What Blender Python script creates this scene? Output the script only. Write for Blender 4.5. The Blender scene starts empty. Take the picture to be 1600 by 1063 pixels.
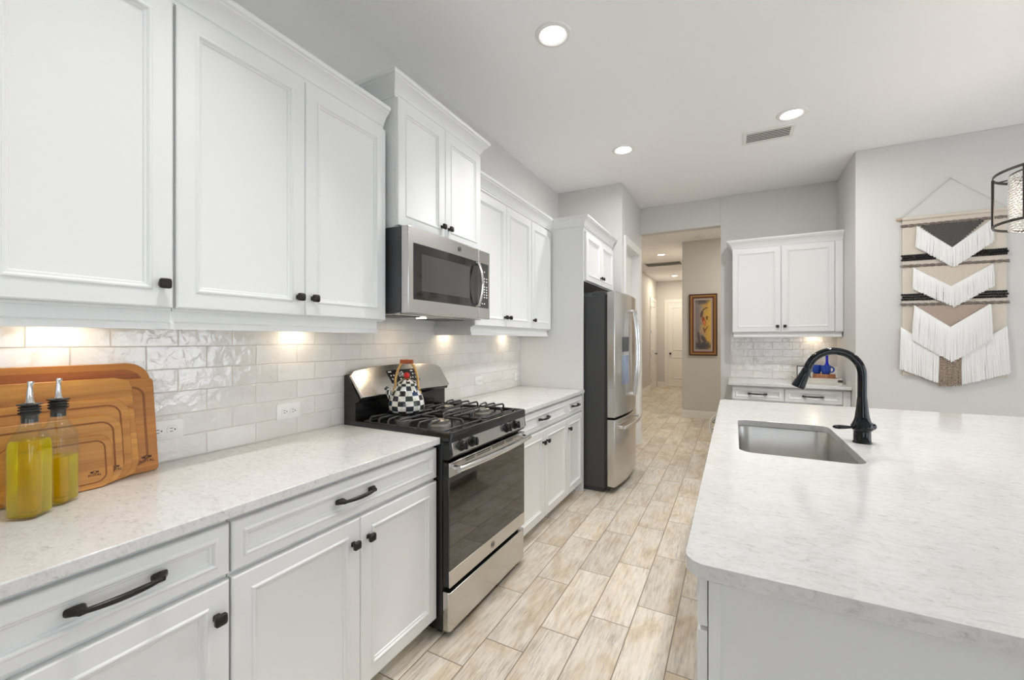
import bpy, bmesh, math, random
from mathutils import Vector, Matrix
from mathutils.geometry import tessellate_polygon
random.seed(7)
PI = math.pi
SC = bpy.context.scene
COL = SC.collection

# ------------------------------------------------------------------ camera, sky, exposure
cam_d = bpy.data.cameras.new('camera')
cam = bpy.data.objects.new('camera', cam_d)
COL.objects.link(cam)
cam_d.sensor_width = 36.0
cam_d.lens = 36.0 * 654.0 / 1600.0
cam_d.clip_start = 0.02
cam.location = (1.826, 0.0, 1.357)
cam.rotation_euler = (PI / 2, 0, math.radians(27.9))
SC.camera = cam
SC.view_settings.view_transform = 'Standard'
SC.view_settings.look = 'None'
SC.view_settings.gamma = 1.0
SC.view_settings.use_curve_mapping = False
SC.view_settings.exposure = 0.0
SC.cycles.max_bounces = 12
SC.cycles.diffuse_bounces = 6
SC.cycles.glossy_bounces = 5
SC.cycles.transmission_bounces = 10
SC.cycles.transparent_max_bounces = 32
SC.cycles.sample_clamp_indirect = 6.0
SC.cycles.caustics_reflective = False
SC.cycles.blur_glossy = 0.5

world = bpy.data.worlds.new('sky')
SC.world = world
world.use_nodes = True
bg = world.node_tree.nodes['Background']
bg.inputs[0].default_value = (0.85, 0.92, 1.0, 1)
bg.inputs[1].default_value = 3.3

CAN_W = 6.0         # recessed lamps over the aisle, the near one added
ISLE_W = 12.0       # added, unseen recessed lamp over the island
HALL_W = 24.0
PUCK_W = 0.34       # under-cabinet lamps

# ------------------------------------------------------------------ helpers
WPOS = {}

class MB:
    """collects shapes for ONE mesh"""
    def __init__(self):
        self.v = []
        self.f = []
        self.second = None
    def mark(self):
        """faces added from here on take the second material"""
        self.second = len(self.f)
    def add(self, vs, fs):
        o = len(self.v)
        self.v += [tuple(p) for p in vs]
        self.f += [tuple(i + o for i in f) for f in fs]
    def box(self, x0, x1, y0, y1, z0, z1):
        self.add([(x0, y0, z0), (x1, y0, z0), (x1, y1, z0), (x0, y1, z0), (x0, y0, z1), (x1, y0, z1), (x1, y1, z1), (x0, y1, z1)],
                 [(0, 3, 2, 1), (4, 5, 6, 7), (0, 1, 5, 4), (1, 2, 6, 5), (2, 3, 7, 6), (3, 0, 4, 7)])
    def loops(self, L, cap0=True, cap1=True, closed=False):
        n = len(L[0])
        vs = [p for l in L for p in l]
        fs = []
        m = len(L)
        for k in range(m if closed else m - 1):
            a, b = k * n, ((k + 1) % m) * n
            for i in range(n):
                j = (i + 1) % n
                fs.append((a + i, a + j, b + j, b + i))
        if not closed:
            if cap0: fs.append(tuple(range(n - 1, -1, -1)))
            if cap1: fs.append(tuple(range((m - 1) * n, m * n)))
        self.add(vs, fs)
    def cyl(self, p0, p1, r0, r1=None, n=20, caps=True):
        if r1 is None: r1 = r0
        self.tube([p0, p1], [r0, r1], n, caps)
    def tube(self, pts, r, n=10, caps=True, flat=1.0, closed=False, up=None):
        pts = [Vector(p) for p in pts]
        m = len(pts)
        rs = r if isinstance(r, (list, tuple)) else [r] * m
        T = []
        for i in range(m):
            if closed:
                t = pts[(i + 1) % m] - pts[i - 1]
            else:
                t = pts[min(i + 1, m - 1)] - pts[max(i - 1, 0)]
            T.append(t.normalized())
        ref = Vector(up) if up else (Vector((0, 0, 1)) if abs(T[0].z) < 0.9 else Vector((1, 0, 0)))
        nrm = (ref - T[0] * ref.dot(T[0])).normalized()
        L = []
        for i in range(m):
            nrm = (nrm - T[i] * nrm.dot(T[i]))
            if nrm.length < 1e-6: nrm = T[i].orthogonal()
            nrm.normalize()
            b = T[i].cross(nrm)
            L.append([tuple(pts[i] + nrm * (math.cos(2 * PI * k / n) * rs[i] * flat) + b * (math.sin(2 * PI * k / n) * rs[i])) for k in range(n)])
        self.loops(L, caps, caps, closed)
    def lathe(self, prof, c=(0, 0, 0), n=32, cap0=True, cap1=True, axis='z'):
        L = []
        for r, z in prof:
            ring = []
            for k in range(n):
                a = 2 * PI * k / n
                if axis == 'z': p = (c[0] + r * math.cos(a), c[1] + r * math.sin(a), c[2] + z)
                elif axis == 'x': p = (c[0] + z, c[1] + r * math.cos(a), c[2] + r * math.sin(a))
                else: p = (c[0] + r * math.sin(a), c[1] + z, c[2] + r * math.cos(a))
                ring.append(p)
            L.append(ring)
        self.loops(L, cap0, cap1)
    def sphere(self, c, r, n=16, m=10, sz=1.0):
        self.lathe([(max(1e-4, r * math.sin(PI * k / m)), -r * sz * math.cos(PI * k / m)) for k in range(m + 1)], c, n)
    def prism(self, pts, axis, a0, a1):
        def P(p, a):
            if axis == 'z': return (p[0], p[1], a)
            if axis == 'y': return (p[0], a, p[1])
            return (a, p[0], p[1])
        self.loops([[P(p, a0) for p in pts], [P(p, a1) for p in pts]])
    def xform(self, M):
        self.v = [tuple(M @ Vector(p)) for p in self.v]
        return self
    def build(self, name, mat, parent=None, bevel=0.0, seg=2, smooth=38, mat2=None):
        c = [0, 0, 0]
        for k in range(3):
            vals = [p[k] for p in self.v]
            c[k] = (min(vals) + max(vals)) / 2
        c = Vector(c)
        me = bpy.data.meshes.new(name)
        me.from_pydata([tuple(Vector(p) - c) for p in self.v], [], self.f)
        bm = bmesh.new(); bm.from_mesh(me)
        bmesh.ops.recalc_face_normals(bm, faces=bm.faces)
        bm.to_mesh(me); bm.free()
        me.shade_smooth()
        me.set_sharp_from_angle(angle=math.radians(smooth))
        me.materials.append(mat)
        if mat2 is not None:
            me.materials.append(mat2)
            for i, p in enumerate(me.polygons): p.material_index = 1 if i >= self.second else 0
        o = bpy.data.objects.new(name, me)
        COL.objects.link(o)
        if parent is not None:
            o.parent = parent
            o.location = c - WPOS[parent.name]
        else:
            o.location = c
        WPOS[o.name] = c
        if bevel:
            b = o.modifiers.new('bevel', 'BEVEL')
            b.width = bevel; b.segments = seg; b.limit_method = 'ANGLE'; b.angle_limit = math.radians(40)
            b.harden_normals = False
        return o

def tag(o, label=None, cat=None, group=None, kind=None):
    if label: o['label'] = label
    if cat: o['category'] = cat
    if group: o['group'] = group
    if kind: o['kind'] = kind
    return o

def thing(name, loc, label, cat, group=None):
    o = bpy.data.objects.new(name, None)
    o.empty_display_size = 0.05
    COL.objects.link(o)
    o.location = loc
    WPOS[o.name] = Vector(loc)
    return tag(o, label, cat, group)

def copy_tree(o, parent=None, delta=None, label=None):
    c = o.copy()
    COL.objects.link(c)
    if parent is not None: c.parent = parent
    if delta is not None: c.location = o.location + Vector(delta)
    WPOS[c.name] = WPOS[o.name] + (Vector(delta) if delta is not None else Vector((0, 0, 0)))
    if label: c['label'] = label
    for ch in list(o.children): copy_tree(ch, c)
    return c

def struct(name, mb, mat, **k):
    o = mb.build(name, mat, None, **k)
    o['kind'] = 'structure'
    return o

def box_obj(name, mat, parent, x0, x1, y0, y1, z0, z1, bevel=0.0):
    m = MB(); m.box(x0, x1, y0, y1, z0, z1)
    return m.build(name, mat, parent, bevel)

def rrect(x0, x1, y0, y1, r, n=6):
    pts = []
    for cx, cy, a0 in ((x1 - r, y1 - r, 0), (x0 + r, y1 - r, PI / 2), (x0 + r, y0 + r, PI), (x1 - r, y0 + r, 3 * PI / 2)):
        for k in range(n + 1):
            a = a0 + PI / 2 * k / n
            pts.append((cx + r * math.cos(a), cy + r * math.sin(a)))
    return pts

# frames: (u, v, n) -> world; faces looking along +x, -y or -x
def FX(x): return lambda u, v, n: (x + n, u, v)
def FY(y): return lambda u, v, n: (u, y - n, v)
def FXm(x): return lambda u, v, n: (x - n, u, v)

# ------------------------------------------------------------------ materials
def mat(name, color=(0.8, 0.8, 0.8), rough=0.5, metal=0.0, **kw):
    m = bpy.data.materials.new(name)
    m.use_nodes = True
    p = m.node_tree.nodes['Principled BSDF']
    p.inputs['Base Color'].default_value = (*color, 1)
    p.inputs['Roughness'].default_value = rough
    p.inputs['Metallic'].default_value = metal
    for k, v in kw.items():
        p.inputs[k].default_value = v
    return m

class NT:
    def __init__(self, m):
        self.t = m.node_tree
        self.p = self.t.nodes['Principled BSDF']
    def n(self, typ, **kw):
        nd = self.t.nodes.new(typ)
        for k, v in kw.items(): setattr(nd, k, v)
        return nd
    def l(self, a, b): self.t.links.new(a, b)
    def coord(self, which='Object'):
        return self.n('ShaderNodeTexCoord').outputs[which]
    def pos(self):
        return self.n('ShaderNodeNewGeometry').outputs['Position']
    def mapping(self, vec, scale=(1, 1, 1), loc=(0, 0, 0), rot=(0, 0, 0)):
        mp = self.n('ShaderNodeMapping')
        mp.inputs['Scale'].default_value = scale
        mp.inputs['Location'].default_value = loc
        mp.inputs['Rotation'].default_value = rot
        self.l(vec, mp.inputs['Vector'])
        return mp.outputs[0]
    def noise(self, vec, scale=5, detail=3, rough=0.5, out='Fac', dist=0.0):
        nd = self.n('ShaderNodeTexNoise')
        nd.inputs['Scale'].default_value = scale
        nd.inputs['Detail'].default_value = detail
        nd.inputs['Roughness'].default_value = rough
        nd.inputs['Distortion'].default_value = dist
        self.l(vec, nd.inputs['Vector'])
        return nd.outputs[out]
    def ramp(self, fac, stops, interp='LINEAR'):
        r = self.n('ShaderNodeValToRGB')
        r.color_ramp.interpolation = interp
        e = r.color_ramp.elements
        while len(e) < len(stops): e.new(0.5)
        for i, (p, c) in enumerate(stops):
            e[i].position = p
            e[i].color = (*c, 1) if len(c) == 3 else c
        self.l(fac, r.inputs[0])
        return r.outputs[0]
    def math(self, op, a, b=None, c=None, clamp=False):
        nd = self.n('ShaderNodeMath', operation=op, use_clamp=clamp)
        for i, x in enumerate((a, b, c)):
            if x is None: continue
            if isinstance(x, (int, float)): nd.inputs[i].default_value = x
            else: self.l(x, nd.inputs[i])
        return nd.outputs[0]
    def mix(self, fac, a, b, mode='MIX'):
        nd = self.n('ShaderNodeMix', data_type='RGBA', blend_type=mode)
        for s, x in ((0, fac), (6, a), (7, b)):
            if isinstance(x, (int, float)): nd.inputs[s].default_value = x
            elif isinstance(x, tuple): nd.inputs[s].default_value = (*x, 1) if len(x) == 3 else x
            else: self.l(x, nd.inputs[s])
        return nd.outputs[2]
    def xyz(self, vec):
        s = self.n('ShaderNodeSeparateXYZ'); self.l(vec, s.inputs[0]); return s.outputs
    def comb(self, x, y, z):
        c = self.n('ShaderNodeCombineXYZ')
        for i, v in enumerate((x, y, z)):
            if isinstance(v, (int, float)): c.inputs[i].default_value = v
            else: self.l(v, c.inputs[i])
        return c.outputs[0]
    def base(self, c): self.l(c, self.p.inputs['Base Color'])
    def rough(self, c): self.l(c, self.p.inputs['Roughness'])
    def bump(self, h, strength=0.2, dist=0.01):
        b = self.n('ShaderNodeBump')
        b.inputs['Strength'].default_value = strength
        b.inputs['Distance'].default_value = dist
        self.l(h, b.inputs['Height'])
        self.l(b.outputs[0], self.p.inputs['Normal'])

M = {}
M['cab'] = mat('white cabinet paint', (0.77, 0.775, 0.77), 0.32)
M['trim'] = mat('white trim paint', (0.82, 0.81, 0.79), 0.4)
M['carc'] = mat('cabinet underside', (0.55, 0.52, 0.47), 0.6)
M['dark'] = mat('dark gap', (0.03, 0.028, 0.025), 0.7)
def paint(name, c, bs=0.06):
    m = mat(name, c, 0.6)
    t = NT(m)
    t.bump(t.noise(t.pos(), 160, 3), bs, 0.004)
    return m
M['wall'] = paint('greige wall paint', (0.64, 0.63, 0.61))
M['ceil'] = paint('white ceiling paint', (0.92, 0.92, 0.925), 0.12)

def quartz():
    m = mat('white quartz', (0.8, 0.8, 0.78), 0.13)
    t = NT(m)
    v = t.pos()
    v2 = t.mapping(v, (1.0, 1.7, 1.4), rot=(0, 0, 0.5))
    big = t.noise(v2, 5, 4, 0.6)
    fine = t.noise(t.mapping(v, (1.0, 2.0, 1.6), rot=(0, 0, 0.5)), 42, 7, 0.72, dist=0.8)
    vein = t.noise(t.mapping(v, (1.0, 2.6, 2.0), rot=(0, 0, 0.6)), 15, 8, 0.66, dist=1.3)
    a = t.ramp(fine, [(0.30, (0.47, 0.465, 0.45)), (0.43, (0.655, 0.652, 0.638)), (0.58, (0.715, 0.713, 0.70))])
    b = t.ramp(big, [(0.35, (0.95, 0.948, 0.94)), (0.65, (1, 1, 1))])
    c = t.mix(1.0, a, b, 'MULTIPLY')
    vm = t.ramp(t.math('ABSOLUTE', t.math('SUBTRACT', vein, 0.5)), [(0.0, (1, 1, 1)), (0.012, (0, 0, 0))])
    msk = t.ramp(t.noise(v, 6.5, 4, 0.7), [(0.54, (0, 0, 0)), (0.66, (1, 1, 1))])
    f = t.math('MULTIPLY', t.math('MULTIPLY', vm, msk), 0.5)
    t.base(t.mix(f, c, (0.36, 0.36, 0.35)))
    return m
M['quartz'] = quartz()

def tile(name, axis):
    m = mat(name, (0.82, 0.81, 0.785), 0.08, 0.0, **{'IOR': 1.9})
    t = NT(m)
    x, y, z = t.xyz(t.pos())
    u = y if axis == 'x' else x
    zz = t.math('DIVIDE', t.math('SUBTRACT', z, 0.9165), 0.0835)
    row = t.math('FLOOR', zz)
    uu = t.math('ADD', t.math('DIVIDE', t.math('SUBTRACT', u, 0.125), 0.1905), t.math('MULTIPLY', t.math('MODULO', row, 2.0), 0.5))
    colm = t.math('FLOOR', uu)
    fu = t.math('SUBTRACT', uu, colm); fz = t.math('SUBTRACT', zz, row)
    du = t.math('MULTIPLY', t.math('MINIMUM', fu, t.math('SUBTRACT', 1.0, fu)), 0.1905)
    dz = t.math('MULTIPLY', t.math('MINIMUM', fz, t.math('SUBTRACT', 1.0, fz)), 0.0835)
    d = t.math('MINIMUM', du, dz)
    g = t.ramp(t.math('MULTIPLY', d, 100.0), [(0.10, (0, 0, 0)), (0.24, (1, 1, 1))])
    wn = t.n('ShaderNodeTexWhiteNoise', noise_dimensions='2D')
    t.l(t.comb(row, colm, 0.0), wn.inputs['Vector'])
    tone = t.ramp(wn.outputs['Value'], [(0.0, (0.76, 0.745, 0.715)), (1.0, (0.85, 0.84, 0.82))])
    cloud = t.ramp(t.noise(t.pos(), 14, 3), [(0.3, (0.94, 0.93, 0.92)), (0.7, (1, 1, 1))])
    c = t.mix(1.0, tone, cloud, 'MULTIPLY')
    t.base(t.mix(g, (0.70, 0.67, 0.62), c))
    t.rough(t.math('ADD', t.math('MULTIPLY', t.math('SUBTRACT', 1.0, g), 0.5), 0.07))
    wav = t.noise(t.pos(), 30, 2, 0.5, dist=0.4)
    h = t.math('ADD', t.math('MULTIPLY', g, 0.6), t.math('MULTIPLY', wav, 0.75))
    h = t.math('ADD', h, t.math('MULTIPLY', wn.outputs['Value'], 0.10))
    t.bump(h, 0.6, 0.006)
    return m
M['tileL'] = tile('glazed white tile', 'x')
M['tileB'] = tile('glazed white tile on far wall', 'y')

def floor_mat():
    m = mat('whitewashed wood plank tile', (0.6, 0.5, 0.4), 0.38)
    t = NT(m)
    pv = t.pos()
    x, y, z = t.xyz(pv)
    k = t.math('DIVIDE', t.math('SUBTRACT', x, 1.018), 0.187)
    row = t.math('FLOOR', k)
    yy = t.math('DIVIDE', t.math('SUBTRACT', t.math('SUBTRACT', y, 1.815), t.math('MULTIPLY', row, 0.187)), 0.565)
    cell = t.math('FLOOR', yy)
    fx = t.math('SUBTRACT', k, row); fy = t.math('SUBTRACT', yy, cell)
    dx = t.math('MULTIPLY', t.math('MINIMUM', fx, t.math('SUBTRACT', 1.0, fx)), 0.187)
    dy = t.math('MULTIPLY', t.math('MINIMUM', fy, t.math('SUBTRACT', 1.0, fy)), 0.565)
    d = t.math('MINIMUM', dx, dy)
    g = t.ramp(t.math('MULTIPLY', d, 100.0), [(0.17, (0, 0, 0)), (0.30, (1, 1, 1))])
    wn = t.n('ShaderNodeTexWhiteNoise', noise_dimensions='2D')
    t.l(t.comb(row, cell, 0.0), wn.inputs['Vector'])
    r = wn.outputs['Value']
    off = t.math('MULTIPLY', r, 37.0)
    vec = t.comb(t.math('ADD', x, off), t.math('ADD', y, t.math('MULTIPLY', off, 1.7)), off)
    grain = t.noise(t.mapping(vec, (42, 4.2, 1)), 1.6, 8, 0.68, dist=0.5)
    streak = t.noise(t.mapping(vec, (105, 6.0, 1)), 1.4, 6, 0.72)
    blot = t.noise(t.mapping(vec, (6, 2.6, 1)), 1.3, 4, 0.6, dist=0.6)
    warm = t.ramp(blot, [(0.34, (0.62, 0.52, 0.39)), (0.45, (0.72, 0.65, 0.545)), (0.57, (0.76, 0.72, 0.66)), (0.72, (0.69, 0.66, 0.62))])
    gr = t.ramp(grain, [(0.28, (0.60, 0.55, 0.48)), (0.45, (0.87, 0.85, 0.81)), (0.62, (1.0, 0.985, 0.96))])
    c = t.mix(1.0, warm, gr, 'MULTIPLY')
    sm = t.math('MULTIPLY', t.ramp(streak, [(0.47, (0, 0, 0)), (0.60, (1, 1, 1))]), t.ramp(t.noise(t.mapping(vec, (7, 3.2, 1)), 1.5, 3), [(0.44, (0, 0, 0)), (0.60, (1, 1, 1))]))
    c = t.mix(t.math('MULTIPLY', sm, 0.55), c, (0.30, 0.25, 0.19))
    tone = t.ramp(r, [(0, (0.86, 0.85, 0.84)), (1, (1.06, 1.06, 1.06))])
    c = t.mix(1.0, c, tone, 'MULTIPLY')
    t.base(t.mix(g, (0.24, 0.185, 0.13), c))
    t.rough(t.math('ADD', 0.32, t.math('MULTIPLY', grain, 0.25)))
    h = t.math('ADD', t.math('MULTIPLY', g, 1.0), t.math('MULTIPLY', grain, 0.25))
    t.bump(h, 0.35, 0.003)
    return m
M['floor'] = floor_mat()

def steel(name, c=(0.62, 0.605, 0.585), rough=0.25, stretch=(4, 4, 260)):
    m = mat(name, c, rough, 1.0)
    t = NT(m)
    n = t.noise(t.mapping(t.pos(), stretch), 1.0, 3)
    t.rough(t.math('ADD', rough - 0.03, t.math('MULTIPLY', n, 0.06)))
    return m
M['steel'] = steel('brushed stainless steel')
M['steelv'] = steel('brushed stainless steel, vertical grain', (0.64, 0.62, 0.59), 0.24, (260, 260, 4))
M['sink'] = mat('satin stainless sink', (0.60, 0.585, 0.56), 0.3, 1.0)
M['chrome'] = mat('polished steel', (0.78, 0.77, 0.76), 0.14, 1.0)
M['black'] = mat('black enamel', (0.012, 0.012, 0.013), 0.18)
M['iron'] = mat('cast iron', (0.035, 0.035, 0.038), 0.42)
M['burner'] = mat('aluminium burner', (0.46, 0.43, 0.39), 0.35, 1.0)
M['glass_blk'] = mat('dark oven glass', (0.018, 0.014, 0.011), 0.03, 0.0, **{'IOR': 1.85})
M['glass_mw'] = mat('dark microwave glass', (0.022, 0.021, 0.020), 0.06, 0.0, **{'IOR': 1.6})
M['screen'] = mat('microwave window mesh', (0.075, 0.073, 0.07), 0.12, 0.0, **{'IOR': 1.55})
M['grey'] = mat('charcoal appliance side', (0.055, 0.056, 0.060), 0.45)
M['bronze'] = mat('oil rubbed bronze', (0.016, 0.013, 0.012), 0.34, 0.3)
M['faucet'] = mat('glossy black faucet', (0.006, 0.007, 0.009), 0.09, 0.2)
M['plastic'] = mat('white plastic', (0.82, 0.82, 0.80), 0.3)
M['slot'] = mat('dark slot', (0.02, 0.02, 0.02), 0.6)
M['mark'] = mat('pale printed marks', (0.75, 0.75, 0.73), 0.5)
M['bluegrey'] = mat('dark navy plastic', (0.02, 0.03, 0.05), 0.2)
M['mirror'] = mat('pale blue dispenser panel', (0.30, 0.36, 0.48), 0.2, 0.6)

def wood(name, c0, c1, scale=(3, 3, 60), dark=None, seed=0.0, rough=0.4):
    m = mat(name, c0, rough)
    t = NT(m)
    v = t.mapping(t.pos(), scale, loc=(seed, seed * 2.3, seed * 1.1))
    n = t.noise(v, 1.0, 6, 0.6, dist=0.7)
    strips = t.n('ShaderNodeTexWhiteNoise', noise_dimensions='1D')
    z = t.xyz(t.pos())[2]
    t.l(t.math('FLOOR', t.math('MULTIPLY', t.math('ADD', z, seed), 42.0)), strips.inputs['W'])
    s = t.ramp(strips.outputs['Value'], [(0, (0.86, 0.85, 0.82)), (1, (1.08, 1.07, 1.05))])
    c = t.ramp(n, [(0.3, c0), (0.7, c1)])
    t.base(t.mix(1.0, c, s, 'MULTIPLY'))
    return m
M['bam_dark'] = wood('dark bamboo', (0.27, 0.065, 0.006), (0.40, 0.125, 0.012), seed=1.1)
M['bam'] = wood('bamboo', (0.40, 0.145, 0.018), (0.54, 0.225, 0.036), seed=2.7)
M['bam_mid'] = wood('golden bamboo', (0.46, 0.18, 0.024), (0.62, 0.285, 0.052), seed=5.1)
M['bam_light'] = wood('light bamboo', (0.48, 0.205, 0.032), (0.63, 0.31, 0.062), seed=8.3)
M['acacia'] = wood('streaky acacia wood', (0.38, 0.125, 0.014), (0.68, 0.33, 0.06), (4, 4, 26), seed=4.4)
M['groove'] = mat('shaded groove wood', (0.26, 0.085, 0.012), 0.5)
M['burn'] = mat('burnt-in print', (0.07, 0.022, 0.008), 0.6)
M['grip'] = wood('reddish wooden grip', (0.34, 0.07, 0.022), (0.48, 0.13, 0.045), seed=3.3, rough=0.3)
M['brass'] = mat('brass', (0.62, 0.40, 0.16), 0.3, 1.0)
M['red'] = mat('glossy red enamel', (0.62, 0.012, 0.018), 0.15)
def thin_glass():
    m = bpy.data.materials.new('clear bottle glass')
    m.use_nodes = True
    t = m.node_tree
    t.nodes.remove(t.nodes['Principled BSDF'])
    tr = t.nodes.new('ShaderNodeBsdfTransparent'); tr.inputs[0].default_value = (0.975, 0.985, 0.965, 1)
    gl = t.nodes.new('ShaderNodeBsdfGlossy'); gl.inputs['Roughness'].default_value = 0.02
    lf = t.nodes.new('ShaderNodeLayerWeight'); lf.inputs[0].default_value = 0.5
    pw = t.nodes.new('ShaderNodeMath'); pw.operation = 'POWER'; pw.inputs[1].default_value = 4.0
    t.links.new(lf.outputs['Facing'], pw.inputs[0])
    lw = t.nodes.new('ShaderNodeMath'); lw.operation = 'MULTIPLY_ADD'; lw.inputs[1].default_value = 0.5; lw.inputs[2].default_value = 0.035
    t.links.new(pw.outputs[0], lw.inputs[0])
    mx = t.nodes.new('ShaderNodeMixShader')
    t.links.new(lw.outputs[0], mx.inputs[0]); t.links.new(tr.outputs[0], mx.inputs[1]); t.links.new(gl.outputs[0], mx.inputs[2])
    t.links.new(mx.outputs[0], t.nodes['Material Output'].inputs[0])
    return m
M['glass'] = thin_glass()
M['oil'] = mat('golden olive oil', (1.0, 0.77, 0.004), 0.01, 0.0, **{'Transmission Weight': 0.79, 'IOR': 1.38})
M['tray'] = wood('whitewashed wood', (0.62, 0.58, 0.52), (0.78, 0.75, 0.70), (8, 8, 30), seed=0.7, rough=0.6)
M['bark'] = wood('bark-edged wood', (0.36, 0.14, 0.06), (0.52, 0.25, 0.12), (40, 40, 4), seed=6.2, rough=0.6)
M['blue'] = mat('cobalt blue glaze', (0.010, 0.055, 0.36), 0.12)
M['blueglass'] = mat('cobalt blue glass', (0.01, 0.02, 0.45), 0.06)
M['frameblk'] = mat('black frame', (0.02, 0.02, 0.02), 0.4)
M['paper'] = mat('white paper', (0.8, 0.8, 0.78), 0.7)

def checks():
    m = mat('black and white hand painted checks', (0.8, 0.8, 0.75), 0.12)
    t = NT(m)
    x, y, z = t.xyz(t.coord('Object'))
    a = t.math('MULTIPLY', t.math('ARCTAN2', y, x), 14 / (2 * PI))
    a = t.math('ADD', a, t.math('MULTIPLY', t.math('SUBTRACT', t.noise(t.coord('Object'), 9, 2), 0.5), 0.35))
    zz = t.math('MULTIPLY', t.math('ADD', z, 1.0), 1 / 0.0262)
    par = t.math('MODULO', t.math('ADD', t.math('ADD', t.math('FLOOR', a), t.math('FLOOR', zz)), 100.0), 2.0)
    wn = t.n('ShaderNodeTexWhiteNoise', noise_dimensions='2D')
    t.l(t.comb(t.math('FLOOR', a), t.math('FLOOR', zz), 0.0), wn.inputs['Vector'])
    blk = t.ramp(wn.outputs['Value'], [(0, (0.012, 0.014, 0.018)), (0.5, (0.035, 0.04, 0.05)), (0.8, (0.03, 0.045, 0.03)), (1, (0.02, 0.05, 0.12))])
    wht = t.ramp(t.noise(t.coord('Object'), 40, 2), [(0.4, (0.70, 0.68, 0.58)), (0.6, (0.84, 0.84, 0.82))])
    t.base(t.mix(par, blk, wht))
    return m
M['checks'] = checks()

def cloth(name, c0, c1, scale=260):
    m = mat(name, c0, 0.9)
    t = NT(m)
    n = t.noise(t.mapping(t.pos(), (1, 1, 2.2)), scale, 2)
    t.base(t.ramp(n, [(0.35, c0), (0.65, c1)]))
    t.bump(n, 0.5, 0.003)
    return m
M['linen'] = cloth('oatmeal woven cotton', (0.60, 0.54, 0.46), (0.72, 0.66, 0.58))
M['char'] = cloth('charcoal wool', (0.045, 0.04, 0.038), (0.12, 0.11, 0.105), 120)
M['taupe'] = cloth('taupe wool', (0.36, 0.28, 0.23), (0.48, 0.39, 0.33), 120)
M['sand'] = cloth('sand wool', (0.56, 0.48, 0.40), (0.66, 0.59, 0.51), 120)
M['braid'] = cloth('grey brown braid', (0.14, 0.115, 0.10), (0.30, 0.26, 0.23), 90)
M['yarn'] = mat('white yarn', (0.86, 0.86, 0.85), 0.9)
M['blackyarn'] = mat('black yarn', (0.012, 0.012, 0.012), 0.9)
M['taupeyarn'] = cloth('taupe yarn', (0.20, 0.155, 0.125), (0.44, 0.35, 0.28), 60)
M['dowel'] = mat('pale wooden dowel', (0.50, 0.37, 0.27), 0.6)
M['cord'] = mat('pale cord', (0.60, 0.58, 0.54), 0.9)
M['frame_bz'] = mat('dark bronze frame', (0.05, 0.043, 0.038), 0.4, 0.7)
M['crystal'] = mat('crystal beads', (0.92, 0.90, 0.88), 0.08, 0.0, **{'Transmission Weight': 0.55, 'IOR': 1.5})
M['pane'] = mat('window glass', (1, 1, 1), 0.0, 0.0, **{'Transmission Weight': 1.0, 'IOR': 1.01})

def emit(name, c, s):
    m = bpy.data.materials.new(name)
    m.use_nodes = True
    t = m.node_tree
    t.nodes.remove(t.nodes['Principled BSDF'])
    e = t.nodes.new('ShaderNodeEmission')
    e.inputs[0].default_value = (*c, 1)
    e.inputs[1].default_value = s
    t.links.new(e.outputs[0], t.nodes['Material Output'].inputs[0])
    return m
M['lamp'] = emit('lit lamp lens', (1.0, 0.97, 0.93), 9.0)
M['lampw'] = emit('warm lit lens', (1.0, 0.82, 0.58), 12.0)
M['bulb'] = emit('lit bulb', (1.0, 0.90, 0.78), 14.0)

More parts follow.
